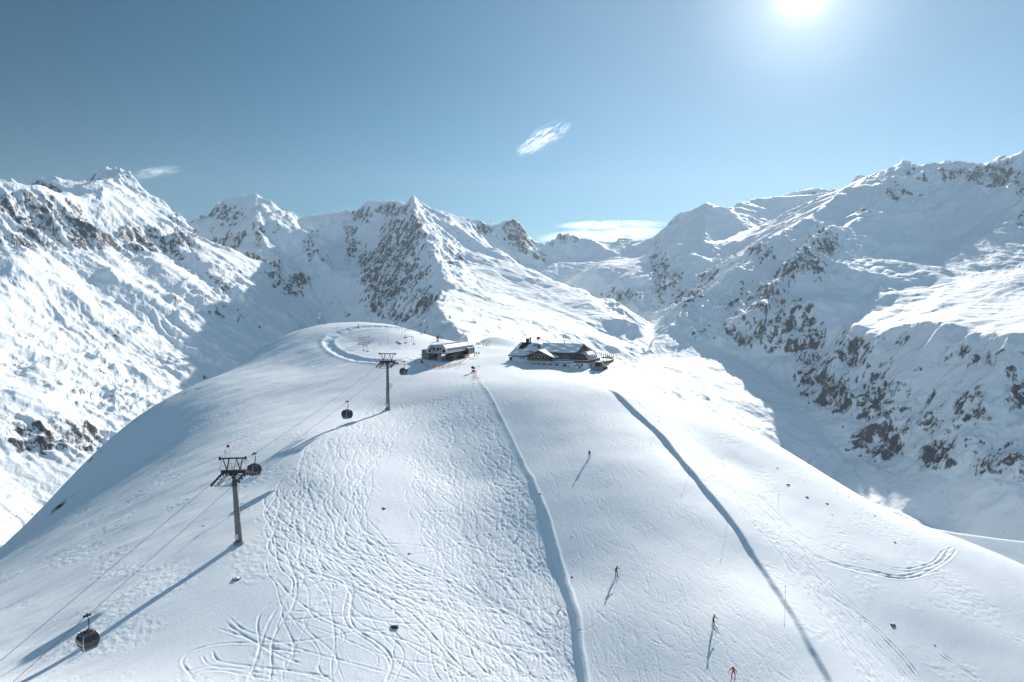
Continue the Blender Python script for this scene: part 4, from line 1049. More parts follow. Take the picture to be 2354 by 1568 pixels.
for sx in (-1, 1):
    for (x0_, w_, z_, h2) in ((.85, 1.0, 1.7, 1.15), (2.0, 1.15, 1.8, .62)):
        m = MB(); m.box((sx * x0_, yy_(x0_) + .33, z_), (w_, .06, h2), rz=sx * .29); m.build('window', M_glass, st)
    m = MB(); m.tube([(sx * 3.25, yy_(3.25) + .22, .95), (sx * 3.25, yy_(3.25) + .5, .95)], .62, n=18); m.build('rope_opening', M_black, st)
    m = MB(); m.tube([(sx * 2.9, yy_(2.9) + .2, 2.15), (sx * 2.9, yy_(2.9) + .4, 2.15)], .16, n=12); m.build('lamp', M_silver, st)
m = MB(); m.poly([(-W2 - .2, .6, -.05), (0, -1.25, .35), (W2 + .2, .6, -.05), (W2 - .5, 1.4, -.2), (-W2 + .5, 1.4, -.2)], .12); m.build('front_visor', M_shell, st)
m = MB(); m.box((0, LS / 2, -.25), (7.6, LS - 2, .4)); m.build('drive_frame', M_dark, st)
cbz = gz - 1.6
pc = P(1012, 845, 268.5); lp = Matrix.Rotation(-ST_RZ, 3, 'Z') @ Vector((pc[0] - SC[0], pc[1] - 277, 0))
m = MB(); lp = Vector((.6, 1.6, 0)); m.tube([(lp.x, lp.y, gz - 3.0), (lp.x, lp.y, -.1)], [1.05, .82], n=24); m.build('support_column', M_conc, st)
gb = ground(SC[0] + 7, 296) - SC[2]
m = MB(); m.box((.6, 19, gb / 2 - .3), (4.6, 13.5, -gb + .8)); m.tube([(.6, 12.3, gb - 1.5), (.6, 12.3, -.3)], 2.3, n=20); m.build('machine_house', M_conc, st)
m = MB(); m.box((-6.0, 5.5, gz / 2 + .55), (3.4, 7.5, -gz + 1.2)); an = m.build('side_annex', mat('annex_board', (0.17, 0.165, 0.16), 0.8, 0, .3, 3), st)
for zz in (3.4, 4.2):
    m = MB(); m.box((-7.75, 3.0, gz + zz), (.35, 1.2, .12)); m.build('bracket', M_dark, an)
m = MB(); m.box((4.9, 21.5, gb + 2.5), (2.4, 6.0, 2.5)); gcab = m.build('control_room', M_glass, st)
m = MB()
for dz in (1.2, 3.75): m.box((4.9, 21.5, gb + dz), (2.55, 6.15, .14))
for dy in (-3, -1, 1, 3): m.box((6.12, 21.5 + dy, gb + 2.5), (.08, .12, 2.5))
m.build('frame', M_silver, gcab)
m = MB()
for k in range(9):
    m.box((3.3, 4 + k * 2.4, gb + 1.15 + (.35 if k < 4 else 0)), (3.4, 2.3, .18))
m.build('boarding_platform', M_slate, st)
for yy in (7.5, 12.0, 16.5):
    m = MB(); m.bar((3.9, yy, -.3), (3.9, yy + .1, gb), .3, .3); m.build('frame_leg', M_dark, st)
def w2(st_, lx, ly, lz):
    v = Matrix.Rotation(st_.rotation_euler[2], 3, 'Z') @ Vector((lx, ly, lz)); return Vector(st_.location) + v
copy_thing(c0, w2(st, 3.9, 6.5, .05), ST_RZ, 'dark gondola cabin docked under the lift station roof, nearer the column')
copy_thing(c0, w2(st, 3.9, 16.0, -.25), ST_RZ, 'dark gondola cabin docked under the far end of the lift station roof')
# bench-like rack beside the station annex
q = G(964, 834); m = MB()
for x in (-1.4, 1.4): m.bar((x, 0, -.3), (x, 0, 1.1), .16, .16)
m.bar((-1.9, 0, 1.1), (2.1, .3, 1.35), .30, .16); m.box((.9, 0, .5), (.7, .4, .9))
tag(m.build('ski_rack', M_wood, loc=q), 'low wooden ski rack on the snow left of the lift station annex', 'rack')

# ------------------------------------------------------------------ mountain restaurant
HL = P(1216, 836, 273.5); HR = P(1349, 848, 263.0)
hdir = Vector((HR[0] - HL[0], HR[1] - HL[1], 0)); HRZ = math.atan2(hdir.y, hdir.x)
hz0 = min(HL[2], HR[2]) - .1
hut = thing('mountain_restaurant', 'white and timber mountain restaurant with long snowy roof and glazed barrel terrace', 'restaurant', (HL[0], HL[1], hz0), HRZ)
XR = hdir.length   # right end of the ground floor, about 24.5 m
RG = 12.0; RZ_ = 9.0; SL = .385
def rz_(y): return RZ_ - SL * abs(y - RG)
B0 = -2.0
def part(mb, name, mt, par=None, **k): return mb.build(name, mt, par or hut, **k)
# walls
m = MB()
m.box((5.0, 6.0, (2.55 + B0) / 2), (10.0, 12.0, 2.55 - B0)); part(m, 'ground_floor_wall', M_white)
m = MB(); m.box((-3.9, 8.2, (4.0 + B0) / 2), (7.8, 15.6, 4.0 - B0)); m.box((4.0, 13, 2.6), (24.0, 12.0, 5.8)); part(m, 'main_wall', M_white)
m = MB(); m.box(((10 + 17.6) / 2, 4.8, (2.5 + B0) / 2), (7.6, 9.6, 2.5 - B0)); m.box(((17.6 + XR) / 2, 8.0, (2.6 + B0) / 2), (XR - 17.6, 15.0, 2.6 - B0)); part(m, 'terrace_base_wall', M_white)
# timber gable storey
g = MB(); apex = 6.35; ev = 4.35
pts = [(0.05, -.12, 2.55), (9.95, -.12, 2.55), (9.95, -.12, ev - .1), (4.6, -.12, apex - .1), (0.05, -.12, ev - .1)]
g.poly(pts[::-1], -.0) if False else None
g.loft([[(x, y, z) for x, _, z in pts] for y in (-.12, 6.0)], sm=False); gab = part(g, 'timber_gable', M_wood)
m = MB()
for (zc_, x0_, x1_) in ((2.62, -.05, 10.05), (3.45, -.05, 10.05), (4.75, 2.9, 6.4)): m.box(((x0_ + x1_) / 2, -.22, zc_), (x1_ - x0_, .22, .12))
for x in (.1, 3.3, 6.7, 9.9): m.box((x, -.22, 3.5), (.16, .16, 1.8))
m.box((5.0, -.95, 2.75), (10.1, 1.5, .14)); m.box((5.0, -1.68, 3.2), (10.1, .08, .85)); part(m, 'balcony', M_wood, gab)
for x in (1.7, 3.2, 4.8, 6.4, 8.0):
    w = MB(); w.box((x, -.17, 3.95), (.62, .08, .62)); wn_ = part(w, 'window', M_glass, gab)
for x in (1.2, 2.2, 2.7, 3.75, 4.25, 5.35, 5.85, 6.95, 7.45, 8.5):
    w = MB(); w.box((x, -.19, 3.95), (.20, .05, .72)); part(w, 'shutter', M_white, gab)
for x in (2.5, 3.4, 4.5, 5.4, 6.3):
    w = MB(); w.box((x, -.17, 5.05), (.34, .08, .40)); part(w, 'window', M_silver, gab)
w = MB(); w.box((7.0, -.22, 5.05), (.42, .12, .62)); part(w, 'crest_board', M_shell, gab)
def hwin(x, y, z, w_, h_, rz=0, shutter=True, parent=None):
    a = MB(); a.box((x, y, z), (w_ + .14, .06, h_ + .14), rz=rz); f = part(a, 'window', M_white, parent)
    c_, s_ = math.cos(rz), math.sin(rz); nx, ny = s_, -c_
    a = MB(); a.box((x + nx * .05, y + ny * .05, z), (w_, .06, h_), rz=rz); part(a, 'pane', M_glass, f)
    a = MB(); a.box((x + nx * .09, y + ny * .09, z), (.07, .04, h_), rz=rz); part(a, 'mullion', M_white, f)
for x in (2.0, 4.4, 6.8, 9.2): hwin(x, -.02, 1.05, 1.55, .95)
for x in (12.1, 15.4): hwin(x, -.02, 1.05, 1.5, .95)
hwin(20.6, .48, 1.5, .75, 1.05); hwin(22.4, .48, 1.5, .75, 1.05)
for x in (-3.9, -2.55): hwin(x, .38, 3.3, .55, .75)
for y in (3.2, 7.5, 12.0): hwin(XR + .02, y, 1.4, .8, 1.2, math.pi / 2)
w = MB(); w.box((XR + .06, 5.6, 1.0), (.1, 1.1, 2.1)); part(w, 'door', M_wood2)
for x in (12.1, 13.5, 14.8):
    hwin(x, 4.55, 4.0, .95, .95)
m = MB(); m.box((16.7, 4.9, 3.9), (2.6, .5, 2.4)); part(m, 'porch_wall', M_wood)
m = MB(); m.box((14.0, 4.45, 5.25), (8.2, .14, .75)); part(m, 'eave_boarding', M_wood2)
# main roof (two slopes) and its snow blanket
XL, XE = -9.2, 17.6
def slope_slab(mb, x0, x1, y0, y1, th, lift, mi=0):
    mb.loft([[(x0, y0, rz_(y0) + lift), (x0, y0, rz_(y0) + lift + th), (x0, y1, rz_(y1) + lift + th), (x0, y1, rz_(y1) + lift)],
             [(x1, y0, rz_(y0) + lift), (x1, y0, rz_(y0) + lift + th), (x1, y1, rz_(y1) + lift + th), (x1, y1, rz_(y1) + lift)]], mi, sm=False)
m = MB(); slope_slab(m, XL, -.6, -.4, RG, .22, -.25); slope_slab(m, -.6, XE + 1.6, 3.6, RG, .22, -.25); slope_slab(m, XL, XE + 1.6, RG, 22, .22, -.25)
roof = part(m, 'roof', M_slate)
# snow with bare patches, as a small height field that follows the roof
def snow_sheet(x0, x1, y0, y1, zf, bare, nx=90, ny=60, th=.34, par=None):
    me = bpy.data.meshes.new('roof_snow'); vs = []; fs = []; idx = {}
    rr2 = random.Random(3)
    for j in range(ny + 1):
        for i in range(nx + 1):
            x = x0 + (x1 - x0) * i / nx; y = y0 + (y1 - y0) * j / ny
            ed = min(i, nx - i, j, ny - j) / 3.0
            t_ = th * min(1, .35 + ed) * (0.85 + .25 * math.sin(x * .9 + y * .5) * math.sin(y * 1.3)) * (0 if bare(x, y) else 1)
            idx[i, j] = len(vs); vs.append((x, y, zf(x, y) + t_))
    for j in range(ny):
        for i in range(nx):
            x = x0 + (x1 - x0) * (i + .5) / nx; y = y0 + (y1 - y0) * (j + .5) / ny
            if bare(x, y): continue
            fs.append((idx[i, j], idx[i + 1, j], idx[i + 1, j + 1], idx[i, j + 1]))
    b0 = len(vs); me.from_pydata(vs, [], fs); me.materials.append(M_snow)
    for p in me.polygons: p.use_smooth = True
    o = bpy.data.objects.new('roof_snow', me); COL.objects.link(o); o.parent = par or roof
    return o
def bare_main(x, y):
    wv = .5 * math.sin(x * 2.1) + .4 * math.sin(y * 1.7 + x)
    if -8.2 + (RG - y) * .12 < x < -3.2 + wv - (RG - y) * .25 and 5.2 + .3 * wv < y < 11.1: return True
    if ((x + .4) / 2.5) ** 2 + ((y - 9.2) / 1.3) ** 2 < 1 and y > 8.5: return True
    return False
snow_sheet(XL, -.7, -.45, RG, lambda x, y: rz_(y) - .02, bare_main, 60, 60)
snow_sheet(-.7, XE + 1.5, 3.55, RG, lambda x, y: rz_(y) - .02, bare_main, 90, 45)
snow_sheet(XL, XE + 1.5, RG, 21.9, lambda x, y: rz_(y) - .02, lambda x, y: False, 60, 30)
m = MB(); rings = []   # eyebrow dormer
for k in range(9):
    a = math.pi * k / 8; rings.append([(-.4 - 2.4 * math.cos(a), 8.3, rz_(8.3) + .05 + 1.15 * math.sin(a)), (-.4 - 2.2 * math.cos(a), 11.2, rz_(11.2) + .3 * math.sin(a))])
m.loft(rings, cap=False, closed=False); dm = part(m, 'dormer', M_snow, roof); sdm = dm.modifiers.new('t', 'SOLIDIFY'); sdm.thickness = .25
m = MB(); vs = [(-.4 - 2.2 * math.cos(math.pi * k / 12), 8.5, rz_(8.5) + .02 + .98 * math.sin(math.pi * k / 12)) for k in range(13)]; m.add(vs, [tuple(range(13))]); part(m, 'dormer_front', M_wood, roof)
for (x, y, w_, h_) in ((-5.6, 11.2, 1.2, 2.0), (-4.5, 11.6, .5, 2.4), (1.6, 6.6, .75, 1.5)):
    m = MB(); m.box((x, y, rz_(y) + h_ / 2 - .3), (w_, w_ * .8, h_ + .4)); m.box((x, y, rz_(y) + h_ - .05), (w_ + .2, w_ * .8 + .2, .12)); part(m, 'chimney', M_slate, roof)
m = MB(); m.tube([(-2.0, 14, RZ_ - .8), (-2.0, 14, RZ_ + 1.5)], .14, n=8); m.tube([(-2.0, 13.4, RZ_ + 1.5), (-1.6, 14.4, RZ_ + 2.0)], .62, n=12); part(m, 'roof_vent', M_dred, roof)
m = MB(); m.tube([(10.6, RG, RZ_), (10.6, RG, RZ_ + .9)], [.30, .12], n=8); m.box((10.6, RG, RZ_ + 1.05), (.5, .06, .3)); part(m, 'ridge_turret', M_dark, roof)
m = MB(); m.box((-.4, 2.9, rz_(2.9) + .32), (4.4, .22, .25)); m.box((5.9, 3.1, 6.0), (1.6, .2, .12)); part(m, 'snow_guard', M_dark, roof)
# right-hand gable end of the main roof
m = MB()
for x in (XE - .1,):
    m.loft([[(xx, 5.2, rz_(5.2) - .3), (xx, RG, RZ_ - .3), (xx, 18.8, rz_(18.8) - .3)] for xx in (x - .3, x)], sm=False)
gr_ = part(m, 'gable_end', M_wood2)
m = MB()
for ya, yb in ((3.3, RG), (RG, 20.7)): m.bar((XE + 1.55, ya, rz_(ya) - .15), (XE + 1.55, yb, rz_(yb) - .15), .14, .42)
for y in (5, 8.3, RG, 15.7, 19): m.bar((XE - .2, y, rz_(y) - .4), (XE + 1.6, y, rz_(y) - .4), .2, .2)
m.bar((XE + 1.2, RG, RZ_ - .4), (XE + 1.2, RG, 6.2), .16, .16); m.bar((XE + 1.2, 6.5, rz_(6.5) - .4), (XE + 1.2, 17.5, rz_(17.5) - .4), .18, .18)
part(m, 'bargeboard', M_wood, gr_)
# cross roof over the timber gable
def crossz(x): return apex + .12 - abs(x - 4.6) * .40
m = MB()
for xa, xb in ((-1.7, 4.6), (4.6, 11.9)):
    za, zb = crossz(xa), crossz(xb)
    m.loft([[(xa, y, za), (xa, y, za + .2), (xb, y, zb + .2), (xb, y, zb)] for y in (-1.7, 7.0)], sm=False)
cr_ = part(m, 'porch_roof', M_slate)
m = MB()
for xa, xb in ((-1.8, 4.6), (4.6, 12.0)): m.bar((xa, -1.75, crossz(xa) - .05), (xb, -1.75, crossz(xb) - .05), .12, .36)
part(m, 'bargeboard', M_wood, cr_)
snow_sheet(-1.5, 11.8, -1.55, 7.6, lambda x, y: crossz(x) + .19, lambda x, y: crossz(x) + .19 < rz_(y) - .1 and y > 4.5, 60, 40, .32, cr_)
# awning roof on the front and the snowed hatch
m = MB(); m.loft([[(x, -.95, 2.05), (x, -.95, 2.25), (x, .4, 2.75), (x, .4, 2.5)] for x in (10.05, 17.6)], sm=False); aw = part(m, 'awning', M_wood)
m = MB(); m.loft([[(x, -.98, 2.26), (x, -.9, 2.44), (x, .4, 2.95), (x, .4, 2.76)] for x in (10.1, 17.5)], sm=False); part(m, 'awning_snow', M_snow, aw)
m = MB(); m.box((18.2, -.2, 2.65), (2.0, 1.5, .22), rx=-.35, rz=.25); part(m, 'canopy_snow', M_snow, aw)
# terrace deck, parapet and railing
m = MB(); m.box((14.0, 2.2, 2.72), (7.4, 4.6, .2)); m.box(((17.6 + XR) / 2 + .1, 8, 2.78), (XR - 17.4, 15.2, .22)); deck = part(m, 'terrace_deck', M_snow)
m = MB(); m.box((13.9, .05, 2.95), (7.5, .14, .62)); m.box(((17.7 + XR) / 2 + .2, .40, 2.75), (XR - 17.4, .16, .95)); m.box((XR + .2, 8.1, 2.75), (.16, 15.4, .95)); part(m, 'timber_parapet', M_wood)
m = MB(); m.box((13.9, .05, 3.30), (7.5, .26, .10)); m.box(((17.7 + XR) / 2 + .2, .40, 3.27), (XR - 17.4, .28, .10)); m.box((XR + .2, 8.1, 3.27), (.28, 15.4, .10)); part(m, 'parapet_snow', M_snow)
def railing(pts, z, h_=1.15, step=1.5, par=None, nm='glass_railing'):
    po = MB()
    for (xa, ya), (xb, yb) in zip(pts[:-1], pts[1:]):
        L_ = math.hypot(xb - xa, yb - ya); k = max(int(L_ / step), 1)
        for i in range(k + 1):
            x, y = xa + (xb - xa) * i / k, ya + (yb - ya) * i / k; po.box((x, y, z + h_ / 2), (.10, .10, h_))
        po.bar((xa, ya, z + h_), (xb, yb, z + h_), .06, .06); po.bar((xa, ya, z + .1), (xb, yb, z + .1), .05, .05)
    return part(po, nm, M_steel, par)
railing([(10.2, .05), (17.4, .05)], 3.3, .8); railing([(17.6, .4), (XR + .2, .4), (XR + .2, 15.7)], 3.3, 1.1, 1.9)
# wooden posts along the far terrace
m = MB()
for k in range(7): m.box((XR + .2 + k * .8, 17.8 + k * .12, 3.9), (.20, .20, 2.3))
m.bar((XR + .2, 17.8, 3.2), (XR + 5.0, 18.5, 3.2), .08, .5); part(m, 'terrace_post', M_wood)
m = MB(); m.box((XR + 2.6, 14.0, (1.9 + B0) / 2 - .2), (4.6, 10.0, 1.5 - B0 + 1.2)); fw_ = part(m, 'far_terrace_wall', M_white)
m = MB(); m.box((XR + 2.8, 9.0, 2.0), (4.6, .14, 1.0)); m.box((XR + 5.0, 14.0, 2.0), (.14, 10.2, 1.0)); part(m, 'parapet', M_wood2, fw_)
m = MB()
for k in range(5): m.box((XR + .8 + k * 1.05, 8.97, 3.1), (.12, .12, 1.5))
for k in range(7): m.box((XR + 5.0, 9.4 + k * 1.5, 3.1), (.12, .12, 1.5))
m.bar((XR + .8, 8.97, 3.8), (XR + 5.0, 8.97, 3.8), .05, .05); m.bar((XR + 5.0, 8.97, 3.8), (XR + 5.0, 18.6, 3.8), .05, .05)
part(m, 'railing_post', M_steel, fw_)
hwin(XR + 3.2, 8.96, .6, .5, .9, 0, parent=fw_)
# glazed barrel vault beside the gable
VX, VR, VH, VY0, VY1 = 20.3, 3.9, 3.2, 2.2, 14.2
m = MB(); rings = []
for k in range(15):
    a = math.pi * k / 14; rings.append([(VX - VR * math.cos(a), VY0, 3.0 + VH * math.sin(a)), (VX - VR * math.cos(a), VY1, 3.0 + VH * math.sin(a))])
m.loft(rings, cap=False, closed=False); vlt = part(m, 'barrel_canopy', mat('frosted_canopy', (0.62, 0.66, 0.68), 0.25, 0.0, 0.08, 1.0, spec=.7)); sdm = vlt.modifiers.new('t', 'SOLIDIFY'); sdm.thickness = .06
for y in (VY0, 4.6, 7.0, 9.4, 11.8, VY1):
    m = MB(); m.tube([(VX - (VR + .06) * math.cos(math.pi * k / 16), y, 3.0 + (VH + .06) * math.sin(math.pi * k / 16)) for k in range(17)], .10, n=6); part(m, 'canopy_hoop', M_dark, vlt)
m = MB(); vs = [(VX - (VR - .1) * math.cos(math.pi * k / 14), VY0 + .1, 3.0 + (VH - .1) * math.sin(math.pi * k / 14)) for k in range(15)]; m.add(vs, [tuple(range(15))]); cf = part(m, 'canopy_front', M_glass, vlt)
m = MB()
for k in range(-3, 4): x = VX + k * 1.0; m.box((x, VY0 + .05, 3.0 + .5 * VH * math.sqrt(max(0, 1 - (k / 3.9) ** 2))), (.12, .10, VH * math.sqrt(max(0, 1 - (k / 3.9) ** 2))))
for z in (3.9, 4.8): m.box((VX, VY0 + .04, z), (2 * VR * math.sqrt(1 - ((z - 3) / VH) ** 2), .10, .12))
part(m, 'glazing_bars', M_wood, cf)
m = MB(); m.box((18.1, 3.4, 3.9), (.14, 2.8, 2.2)); part(m, 'porch_post', M_wood)
m = MB(); m.tube([(-7.7, .25, 3.9), (-7.75, .2, -.6)], .07, n=6); m.tube([(XL, -.5, rz_(-.5) - .2), (-.8, -.5, rz_(-.5) - .2)], .10, n=6); part(m, 'rain_gutter', M_dark)
m = MB(); m.box((-8.6, 5.0, 2.0), (1.4, 8.0, 3.0)); part(m, 'side_porch', M_wood)
m = MB(); m.box((20.7, -.1, .55), (1.9, .9, 1.5)); sh_ = part(m, 'entrance_hood', M_dark)
m = MB(); m.box((20.7, -.62, .45), (1.5, .12, 1.25)); m.box((20.7, -.15, 1.40), (1.9, .9, .16)); part(m, 'hood_snow', M_snow, sh_)
m = MB(); m.box((17.2, -.55, .35), (.45, .4, .8)); part(m, 'meter_box', M_dark)

# ------------------------------------------------------------------ snow groomer
q = G(1378, 849); gmr = thing('snow_groomer', 'red snow groomer with raised blade parked by the restaurant terrace', 'snow groomer', q, math.radians(-118))
m = MB()   # x forward
m.box((0, 0, .75), (4.6, 1.5, .7)); m.box((-1.3, 0, 1.2), (2.2, 2.6, .35)); m.build('chassis', M_dark, gmr, bevel=.05)
for s_ in (-1, 1):
    m = MB(); pr_ = [(2.3, .55), (1.9, .12), (-1.9, .12), (-2.5, .6), (-2.0, 1.0), (1.9, 1.0)]
    m.loft([[(x, s_ * .95, z) for x, z in pr_], [(x, s_ * 2.05, z) for x, z in pr_]], sm=False); tk = m.build('track', M_rubber, gmr)
    m = MB()
    for k in range(13): m.box((-2.0 + k * .33, s_ * 1.5, 1.03), (.07, 1.15, .10))
    m.build('track_bar', M_steel, tk)
m = MB(); pr_ = [(2.1, 1.05), (2.25, 1.6), (1.55, 2.85), (.1, 2.95), (-.1, 1.05)]
m.loft([[(x, y, z) for x, z in pr_] for y in (-1.15, 1.15)], sm=False); cb = m.build('cab', M_red, gmr, bevel=.06)
m = MB(); m.loft([[(2.24, y, 1.68), (1.63, y, 2.72), (1.68, y, 2.76), (2.30, y, 1.72)] for y in (-1.0, 1.0)], sm=False); m.build('windscreen', M_glass, cb)
for s_ in (-1, 1):
    m = MB(); m.loft([[(x, s_ * y, z) for x, z in ((1.95, 1.65), (1.45, 2.65), (.35, 2.7), (.35, 1.65))] for y in (1.15, 1.18)], sm=False); m.build('side_window', M_glass, cb)
m = MB(); m.box((.9, 0, 3.03), (1.9, 2.2, .22)); m.build('roof_snow', M_snow, cb)
m = MB(); m.box((-1.3, 0, 1.75), (2.0, 1.9, .85)); m.build('engine_cover', M_red, gmr, bevel=.08)
m = MB(); m.box((-1.2, 0, 2.30), (1.8, 1.9, .30)); m.build('load_snow', M_snow, gmr)
m = MB()
for k in range(9):
    a = -1.1 + 2.2 * k / 8 - .0
m.loft([[(3.35 + .25 * math.cos(a) - .25, y, .65 + .75 * math.sin(a)) for a in [(-1.25 + 2.5 * k / 6) for k in range(7)]] + [(3.2 + .25 * math.cos(a) - .25, y, .65 + .7 * math.sin(a)) for a in [(1.25 - 2.5 * k / 6) for k in range(7)]] for y in (-2.5, -1.6, 1.6, 2.5)], sm=False)
bl = m.build('blade', M_steel, gmr)
m = MB()
for s_ in (-1, 1): m.bar((2.2, s_ * .6, .8), (3.2, s_ * .8, .6), .16, .2); m.bar((2.0, s_ * .3, 1.1), (3.25, s_ * .4, 1.1), .10, .10)
m.build('blade_arm', M_dark, bl)
m = MB(); m.tube([(-3.1, -2.2, .4), (-3.1, 2.2, .4)], .38, n=12); m.bar((-2.2, 0, .8), (-3.1, 0, .6), .5, .2); m.build('tiller', M_dark, gmr)

# ------------------------------------------------------------------ snow guns
def snow_gun(px, py, lab, rz, sc=1.0):
    q = G(px, py); t = thing('snow_gun', lab, 'snow gun', q, rz, 'red fan snow guns')
    m = MB(); m.tube([(-.55, 0, 1.75 * sc), (-.2, 0, 1.85 * sc), (.5, 0, 2.0 * sc), (.62, 0, 2.03 * sc)], [.42, .50, .46, .50], n=16); br = m.build('barrel', M_dred, t)
    m = MB(); m.tube([(.63, 0, 2.03 * sc), (.70, 0, 2.05 * sc)], .44, n=16); m.build('nozzle_ring', M_dark, br)
    m = MB()
    for s_ in (-1, 1): m.bar((0, s_ * .58, .95), (0, s_ * .55, 1.95 * sc), .12, .12)
    m.bar((0, -.58, .95), (0, .58, .95), .14, .14); m.build('fork', M_dark, t)
    m = MB(); m.box((0, 0, .62), (1.1, .8, .62)); m.build('pump_box', M_red, t, bevel=.04)
    m = MB()
    for a in range(3):
        an_ = 2 * math.pi * a / 3 + .3; m.bar((0, 0, .4), (1.15 * math.cos(an_), 1.15 * math.sin(an_), -.08), .12, .12)
    m.build('tripod', M_dark, t)
    return t
snow_gun(1088, 857, 'red fan snow gun at the edge of the piste below the lift station', 2.4)
snow_gun(1006, 786, 'red fan snow gun on the plateau behind the lift station, near the group of people', 1.2)

# ------------------------------------------------------------------ people
def person(px, py, lab, rz, top, legs, head, ski=False, arms='rest', lean=0.0, stance=.16, pos=None, sk=1.0, group=None, spread=.9, bend=.12, polar=0, H=1.0):
    q = G(px, py) if pos is None else pos
    t = thing('person', lab, 'person', q, rz, group)
    # joints: x left/right, y forward (facing +y)
    f = lean; J = {}
    J['pel'] = (0, -.10 * bend * 3, .93 - .9 * bend * .5)
    pz = J['pel'][2]
    J['sp'] = (0, J['pel'][1] + .18 * f, pz + .26); J['ch'] = (0, J['pel'][1] + .38 * f, pz + .46); J['nk'] = (0, J['pel'][1] + .50 * f, pz + .60)
    J['hd'] = (0, J['pel'][1] + .60 * f + .02, pz + .72); J['tp'] = (0, J['pel'][1] + .62 * f + .03, pz + .86)
    for s_, c in ((-1, 'l'), (1, 'r')):
        J['sh' + c] = (s_ * .19, J['ch'][1] + .04, pz + .50)
        if arms == 'out': el = (s_ * .42, J['ch'][1] + .14, pz + .30); ha = (s_ * .52, J['ch'][1] + .42, pz + .22)
        elif arms == 'up': el = (s_ * .40, J['ch'][1], pz + .42); ha = (s_ * .34, J['ch'][1] + .16, pz + .66)
        else: el = (s_ * .28, J['ch'][1] - .03, pz + .24); ha = (s_ * .27, J['ch'][1] + .12, pz + .02)
        J['el' + c] = el; J['ha' + c] = ha
        J['hp' + c] = (s_ * .10, J['pel'][1], pz - .06)
        J['kn' + c] = (s_ * stance * .9, J['pel'][1] + .16 * (bend * 4), .50 - bend * .25); J['an' + c] = (s_ * stance, -.02, .10); J['to' + c] = (s_ * stance, .17, .05)
    names = list(J); idx = {k: i for i, k in enumerate(names)}
    R_ = dict(pel=.15, sp=.14, ch=.17, nk=.065, hd=.11, tp=.09, shl=.085, shr=.085, ell=.058, elr=.058, hal=.05, har=.05, hpl=.105, hpr=.105, knl=.075, knr=.075, anl=.058, anr=.058, tol=.05, tor=.05)
    E = [('pel', 'sp'), ('sp', 'ch'), ('ch', 'nk'), ('nk', 'hd'), ('hd', 'tp')]
    for c in 'lr': E += [('ch', 'sh' + c), ('sh' + c, 'el' + c), ('el' + c, 'ha' + c), ('pel', 'hp' + c), ('hp' + c, 'kn' + c), ('kn' + c, 'an' + c), ('an' + c, 'to' + c)]
    me = bpy.data.meshes.new('body'); me.from_pydata([J[k] for k in names], [(idx[a], idx[b]) for a, b in E], [])
    o = bpy.data.objects.new('body', me); COL.objects.link(o)
    sm = o.modifiers.new('skin', 'SKIN')
    for k in names:
        sv = me.skin_vertices[0].data[idx[k]]; sv.radius = (R_[k] * sk, R_[k] * sk * (.8 if k in ('pel', 'sp', 'ch') else 1)); sv.use_root = (k == 'pel')
    ss = o.modifiers.new('sub', 'SUBSURF'); ss.levels = 1; ss.render_levels = 1
    dg = bpy.context.evaluated_depsgraph_get(); nm_ = bpy.data.meshes.new_from_object(o.evaluated_get(dg)); nm_.name = 'body'
    o.modifiers.clear(); o.data = nm_; nm_.materials.clear()
    for mm in (top, legs, M_skin, M_black): nm_.materials.append(mm)
    for p in nm_.polygons:
        c = p.center; p.use_smooth = True
        if c.z > pz + .62 : p.material_index = 2
        elif c.z < .16: p.material_index = 3
        elif c.z < pz - .02 and abs(c.x) < .26 and not (abs(c.x) > .24): p.material_index = 1
        else: p.material_index = 0
    o.parent = t
    m = MB(); hx, hy, hz_ = J['hd']
    for_r = [[(hx + .135 * math.cos(a) * cs, hy + .15 * math.sin(a) * cs, hz_ + .04 + .145 * sn) for a in [2 * math.pi * k / 10 for k in range(10)]] for cs, sn in ((1, -.15), (.98, .25), (.75, .7), (.3, .97))]
    m.loft(for_r); m.build('helmet' if ski else 'hat', head, t)
    if ski:
        for s_ in (-1, 1):
            m = MB(); m.loft([[(s_ * stance + dx, y, z_ + dz) for dx, dz in ((-.05, 0), (.05, 0), (.05, .02), (-.05, .02))] for y, z_ in ((-.75, 0.01), (.65, 0.01), (.82, .05), (.92, .12))], sm=False); m.build('ski', M_dred if s_ > 0 else M_dark, t)
            hx_, hy_, hz2 = J['ha' + ('l' if s_ < 0 else 'r')]
            m = MB(); m.tube([(hx_, hy_, hz2 + .08), (hx_ + s_ * .12, hy_ - .55, .12 if arms != 'tuck' else .5)], .012, n=5); m.build('ski_pole', M_dark, t)
    if H != 1.0: t.scale = (H, H, H)
    return t
person(1355, 1052, 'person in dark jacket and red trousers skiing highest on the piste', math.radians(170), M_black, M_dred, M_blackgloss, ski=True, lean=.3, H=1.12)
person(1417, 1322, 'person in green jacket turning on skis in the middle of the piste', math.radians(200), M_green, M_black, M_green, ski=True, lean=.5, bend=.22, arms='out', H=1.1)
person(1640, 1437, 'person in red top and dark trousers on skis, casting the longest shadow', math.radians(215), M_red, M_black, M_blackgloss, ski=True, lean=.35, bend=.16, arms='out', H=1.1)
person(1686, 1556, 'person all in bright red crouching in a turn on skis, spraying snow', math.radians(155), M_red, M_brred, M_dred, ski=True, lean=.9, bend=.3, arms='out', stance=.22, H=1.12)
